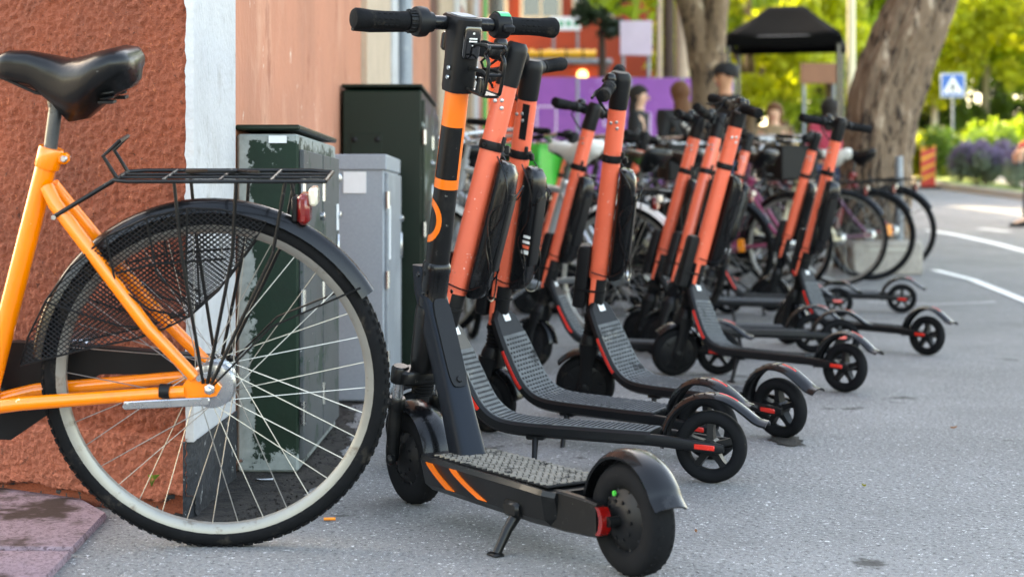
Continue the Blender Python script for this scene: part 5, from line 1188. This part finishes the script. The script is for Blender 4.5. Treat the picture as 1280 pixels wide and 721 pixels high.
m = MB(); m.lathe([(.02, 0), (.09, .02), (.10, .05), (.07, .09), (.01, .10)], (1.22, .04, 2.30), (0, -1, 0), 18); m.build('lamp', 'lamp_glow', ks)
yt = thing('yellow_tarp', 'bright yellow folded tarpaulin lying on the kiosk roof', 'tarpaulin', (.30, 30.3, gz(30)+2.60)); m = MB(); secs = []
for k in range(17):
    x = .0+k*.08; secs.append([Vector((x, .22*math.cos(q), .10+(.10+.05*noise.noise((k*.7, 0, 0)))*math.sin(q))) for q in [2*math.pi*j/14 for j in range(14)]])
m.loft(secs); m.build('bundle', 'tarp_yellow', yt)
for k in (3, 9, 13): MB().tube([(k*.08+.0, .235*math.cos(q), .10+.155*math.sin(q)) for q in [2*math.pi*j/14 for j in range(14)]], .012, 6, closed=True).build('strap', 'rubber', yt)
def board(name, label, px, py, Y, w_, h_, mat, zoff=0, n=2, marks=None):
    c = W(px, py, Y); t = thing(name, label, 'sign', (c.x, Y, gz(Y))); z = c.z-gz(Y); m = MB(); m.box((0, 0, z), (w_, .05, h_), ch=.008); p = m.build('panel', mat, t)
    for k in range(n): x = (-.5+k)*w_*.8 if n > 1 else 0; MB().tube([(x, .05, 0), (x, .05, z+h_/2-.05)], .03, 8).build('post', 'galvanised', t)
    if marks: marks(t, p, z)
    return t
def green_marks(t, p, z):
    for k in range(4): m = MB(); m.box((-.24+k*.15, -.029, z), (.09, .006, .11), ch=.01); m.build('print', 'green_sticker', p)
board('shop_sign', 'white sign with green print above the kiosk', 707, 30, 33, .62, .28, 'sign_white', marks=green_marks)
board('notice_board', 'pale lilac notice board on two posts before the park', 795, 48, 26, .52, .56, 'board_pale')
board('direction_board', 'small brown board on posts behind the black canopy', 1024, 92, 30, .70, .38, 'board_brown')
def post(name, label, px, Y, ztop, r, mat, cat='post'):
    t = thing(name, label, cat, ((px-CX)/FPX*Y, Y, gz(Y))); MB().tube([(0, 0, 0), (0, 0, ztop)], [r*1.1, r*.9], 14).build('shaft', mat, t); MB().lathe([(r*2, 0), (r*2, .03), (r*1.3, .06), (r*1.2, .25)], (0, 0, 0), (0, 0, 1), 14).build('base', mat, t); return t
lp_ = post('lamp_post', 'cream lamp post rising beside the black canopy', 1064, 24, 5.6, .062, 'frame_cream', 'lamp post'); MB().lathe([(.05, 0), (.16, .10), (.20, .14), (.05, .32), (.02, .36)], (0, 0, 5.6), (0, 0, 1), 18).build('lantern', 'galvanised', lp_)
post('wooden_post', 'dark wooden post next to the pale notice board', 836, 27, 4.2, .09, 'bark_dark'); post('beige_post', 'wide beige post between the notice board and the forked tree', 853, 28, 4.6, .12, 'plaster_beige'); post('beige_post', 'slim beige post right beside the dark wooden one', 824, 26.5, 3.6, .05, 'plaster_beige')
post('steel_post', 'short grey steel post at the foot of the leaning tree', 1124, 13.1, .95, .035, 'galvanised')
# black canvas canopy on four thin legs
Yc = 20; c = W(983, 50, Yc); cp = thing('canvas_canopy', 'black canvas canopy on thin dark legs with a pale inner edge', 'canopy', (c.x, Yc, gz(Yc)), R(-14)); ze = c.z-gz(Yc)
w2, d2 = .70, .62; m = MB(); E = [(-w2, -d2), (w2, -d2), (w2, d2), (-w2, d2)]
N_ = 10; V = []; F = []
for a in range(4):
    (x0, y0), (x1, y1) = E[a], E[(a+1) % 4]; o0 = len(V)
    for i in range(N_+1):
        for j in range(N_+1):
            u, v = i/N_, j/N_; ex, ey = x0+(x1-x0)*u, y0+(y1-y0)*u; rx, ry = (.22 if ex > 0 else -.22)*abs(ex)/w2, 0
            V.append((ex+(rx-ex)*v, ey+(ry-ey)*v, ze+.42*v**.85-.05*math.sin(math.pi*u)*(1-v)-.03*math.sin(math.pi*v)))
    F += [(o0+i*(N_+1)+j, o0+(i+1)*(N_+1)+j, o0+(i+1)*(N_+1)+j+1, o0+i*(N_+1)+j+1) for i in range(N_) for j in range(N_)]
m.add(V, F); rf = m.build('roof', 'awning_black', cp, ang=40, fix=False); md = rf.modifiers.new('thick', 'SOLIDIFY'); md.thickness = .008
for a in range(4):
    (x0, y0), (x1, y1) = E[a], E[(a+1) % 4]; m = MB(); m.box(((x0+x1)/2, (y0+y1)/2, ze-.07), (abs(x1-x0)+.02 if abs(x1-x0) > .1 else .012, abs(y1-y0)+.02 if abs(y1-y0) > .1 else .012, .10), ch=.003); m.build('valance', 'awning_black', cp, ang=20)
for x, y in E: m = MB(); m.tube([(x*.94, y*.94, 0), (x*.94, y*.94, ze)], .022, 8); m.build('leg', 'frame_black', cp)
for sy in (-1, 1): m = MB(); m.tube([(-w2*.94, sy*d2*.94, ze-.02), (w2*.94, sy*d2*.94, ze-.02)], .014, 8); m.build('rail', 'frame_black', cp)
# white table below it
tb = thing('white_table', 'white topped market table beneath the black canopy', 'table', pat(992, 17.0)); m = MB(); m.box((0, 0, .95), (.55, .5, .04), ch=.008); m.build('top', 'cloth_white', tb)
for x in (-.22, .22):
    for y in (-.2, .2): m = MB(); m.tube([(x, y, 0), (x, y, .93)], .018, 8); m.build('leg', 'galvanised', tb)
cb_ = thing('concrete_block', 'pale concrete block lying behind the bicycle wheels at the tree', 'block', pat(1105, 12.95), R(4)); m = MB(); m.box((0, 0, .13), (.58, .22, .28), ch=.02); m.build('block', 'kerb_stone', cb_); m = MB(); m.box((0, -.113, .2), (.3, .006, .02)); m.build('groove', 'gravel_pale', cb_)
# ================================================================== small things on the ground
m = MB(); c = G(412, 651); m.tube([(-.013, 0, .004), (.013, .002, .004)], .0036, 10); o = m.build('cigarette_butt', 'amber', None, (c.x, c.y, .001)); tag(o, 'orange cigarette butt on the asphalt in front of the bicycle wheel', 'cigarette butt')
m = MB(); V = [(x*.011+.002*noise.noise((x, y, 1)), y*.009, .006+.014*abs(noise.noise((x*.9, y*.8, 4)))) for y in range(-1, 2) for x in range(-2, 3)]; m.add(V, [(j*5+i, j*5+i+1, j*5+i+6, j*5+i+5) for j in range(2) for i in range(4)]); c = G(331, 604); o = m.build('paper_scrap', 'paper', None, (c.x, c.y, .004), fix=False); tag(o, 'crumpled scrap of white paper in the dirt at the cabinet foot', 'paper')
def leaf_on_ground(px, py, s, mat, label, rz):
    m = MB(); V = [(s*x, s*.35*math.sin(math.pi*(x+1)/2)*y, .002+.004*abs(y)+.003*x*x) for x in (-1, -.6, -.2, .2, .6, 1) for y in (-1, 0, 1)]; m.add(V, [(i*3+j, i*3+j+1, i*3+j+4, i*3+j+3) for i in range(5) for j in range(2)]); c = G(px, py); o = m.build('fallen_leaf', mat, None, (c.x, c.y, gz(c.y)+.003), fix=False); o.rotation_euler = (0, 0, rz); tag(o, label, 'leaf')
leaf_on_ground(1192, 537, .014, 'grass_rust', 'small dry brown leaf lying on the open asphalt', .5); leaf_on_ground(870, 668, .010, 'grass_rust', 'tiny dry leaf on the asphalt beside the black scooter rear wheel', 1.5); leaf_on_ground(1080, 610, .007, 'flower_yellow', 'tiny yellow leaf on the bare asphalt', 2.2)
wd = thing('wall_weed', 'small green weed sprouting from the stucco beside the bicycle spokes', 'plant', (-.80, 3.55, .075))
for k in range(5): m = MB(); a = R(-100+k*45); m.tube([(0, 0, 0), (.012*math.cos(a), -.010, .02)], .0012, 5); q = Vector((.012*math.cos(a), -.010, .02)); V = [q, q+Vector((.010*math.cos(a)+.004, -.002, .014)), q+Vector((.020*math.cos(a), -.006, .020)), q+Vector((.010*math.cos(a)-.004, -.004, .016))]; m.add(V, [(0, 1, 2, 3)]); m.build('leaf', 'leaf_green', wd, fix=False).scale = (.7, .7, .7)
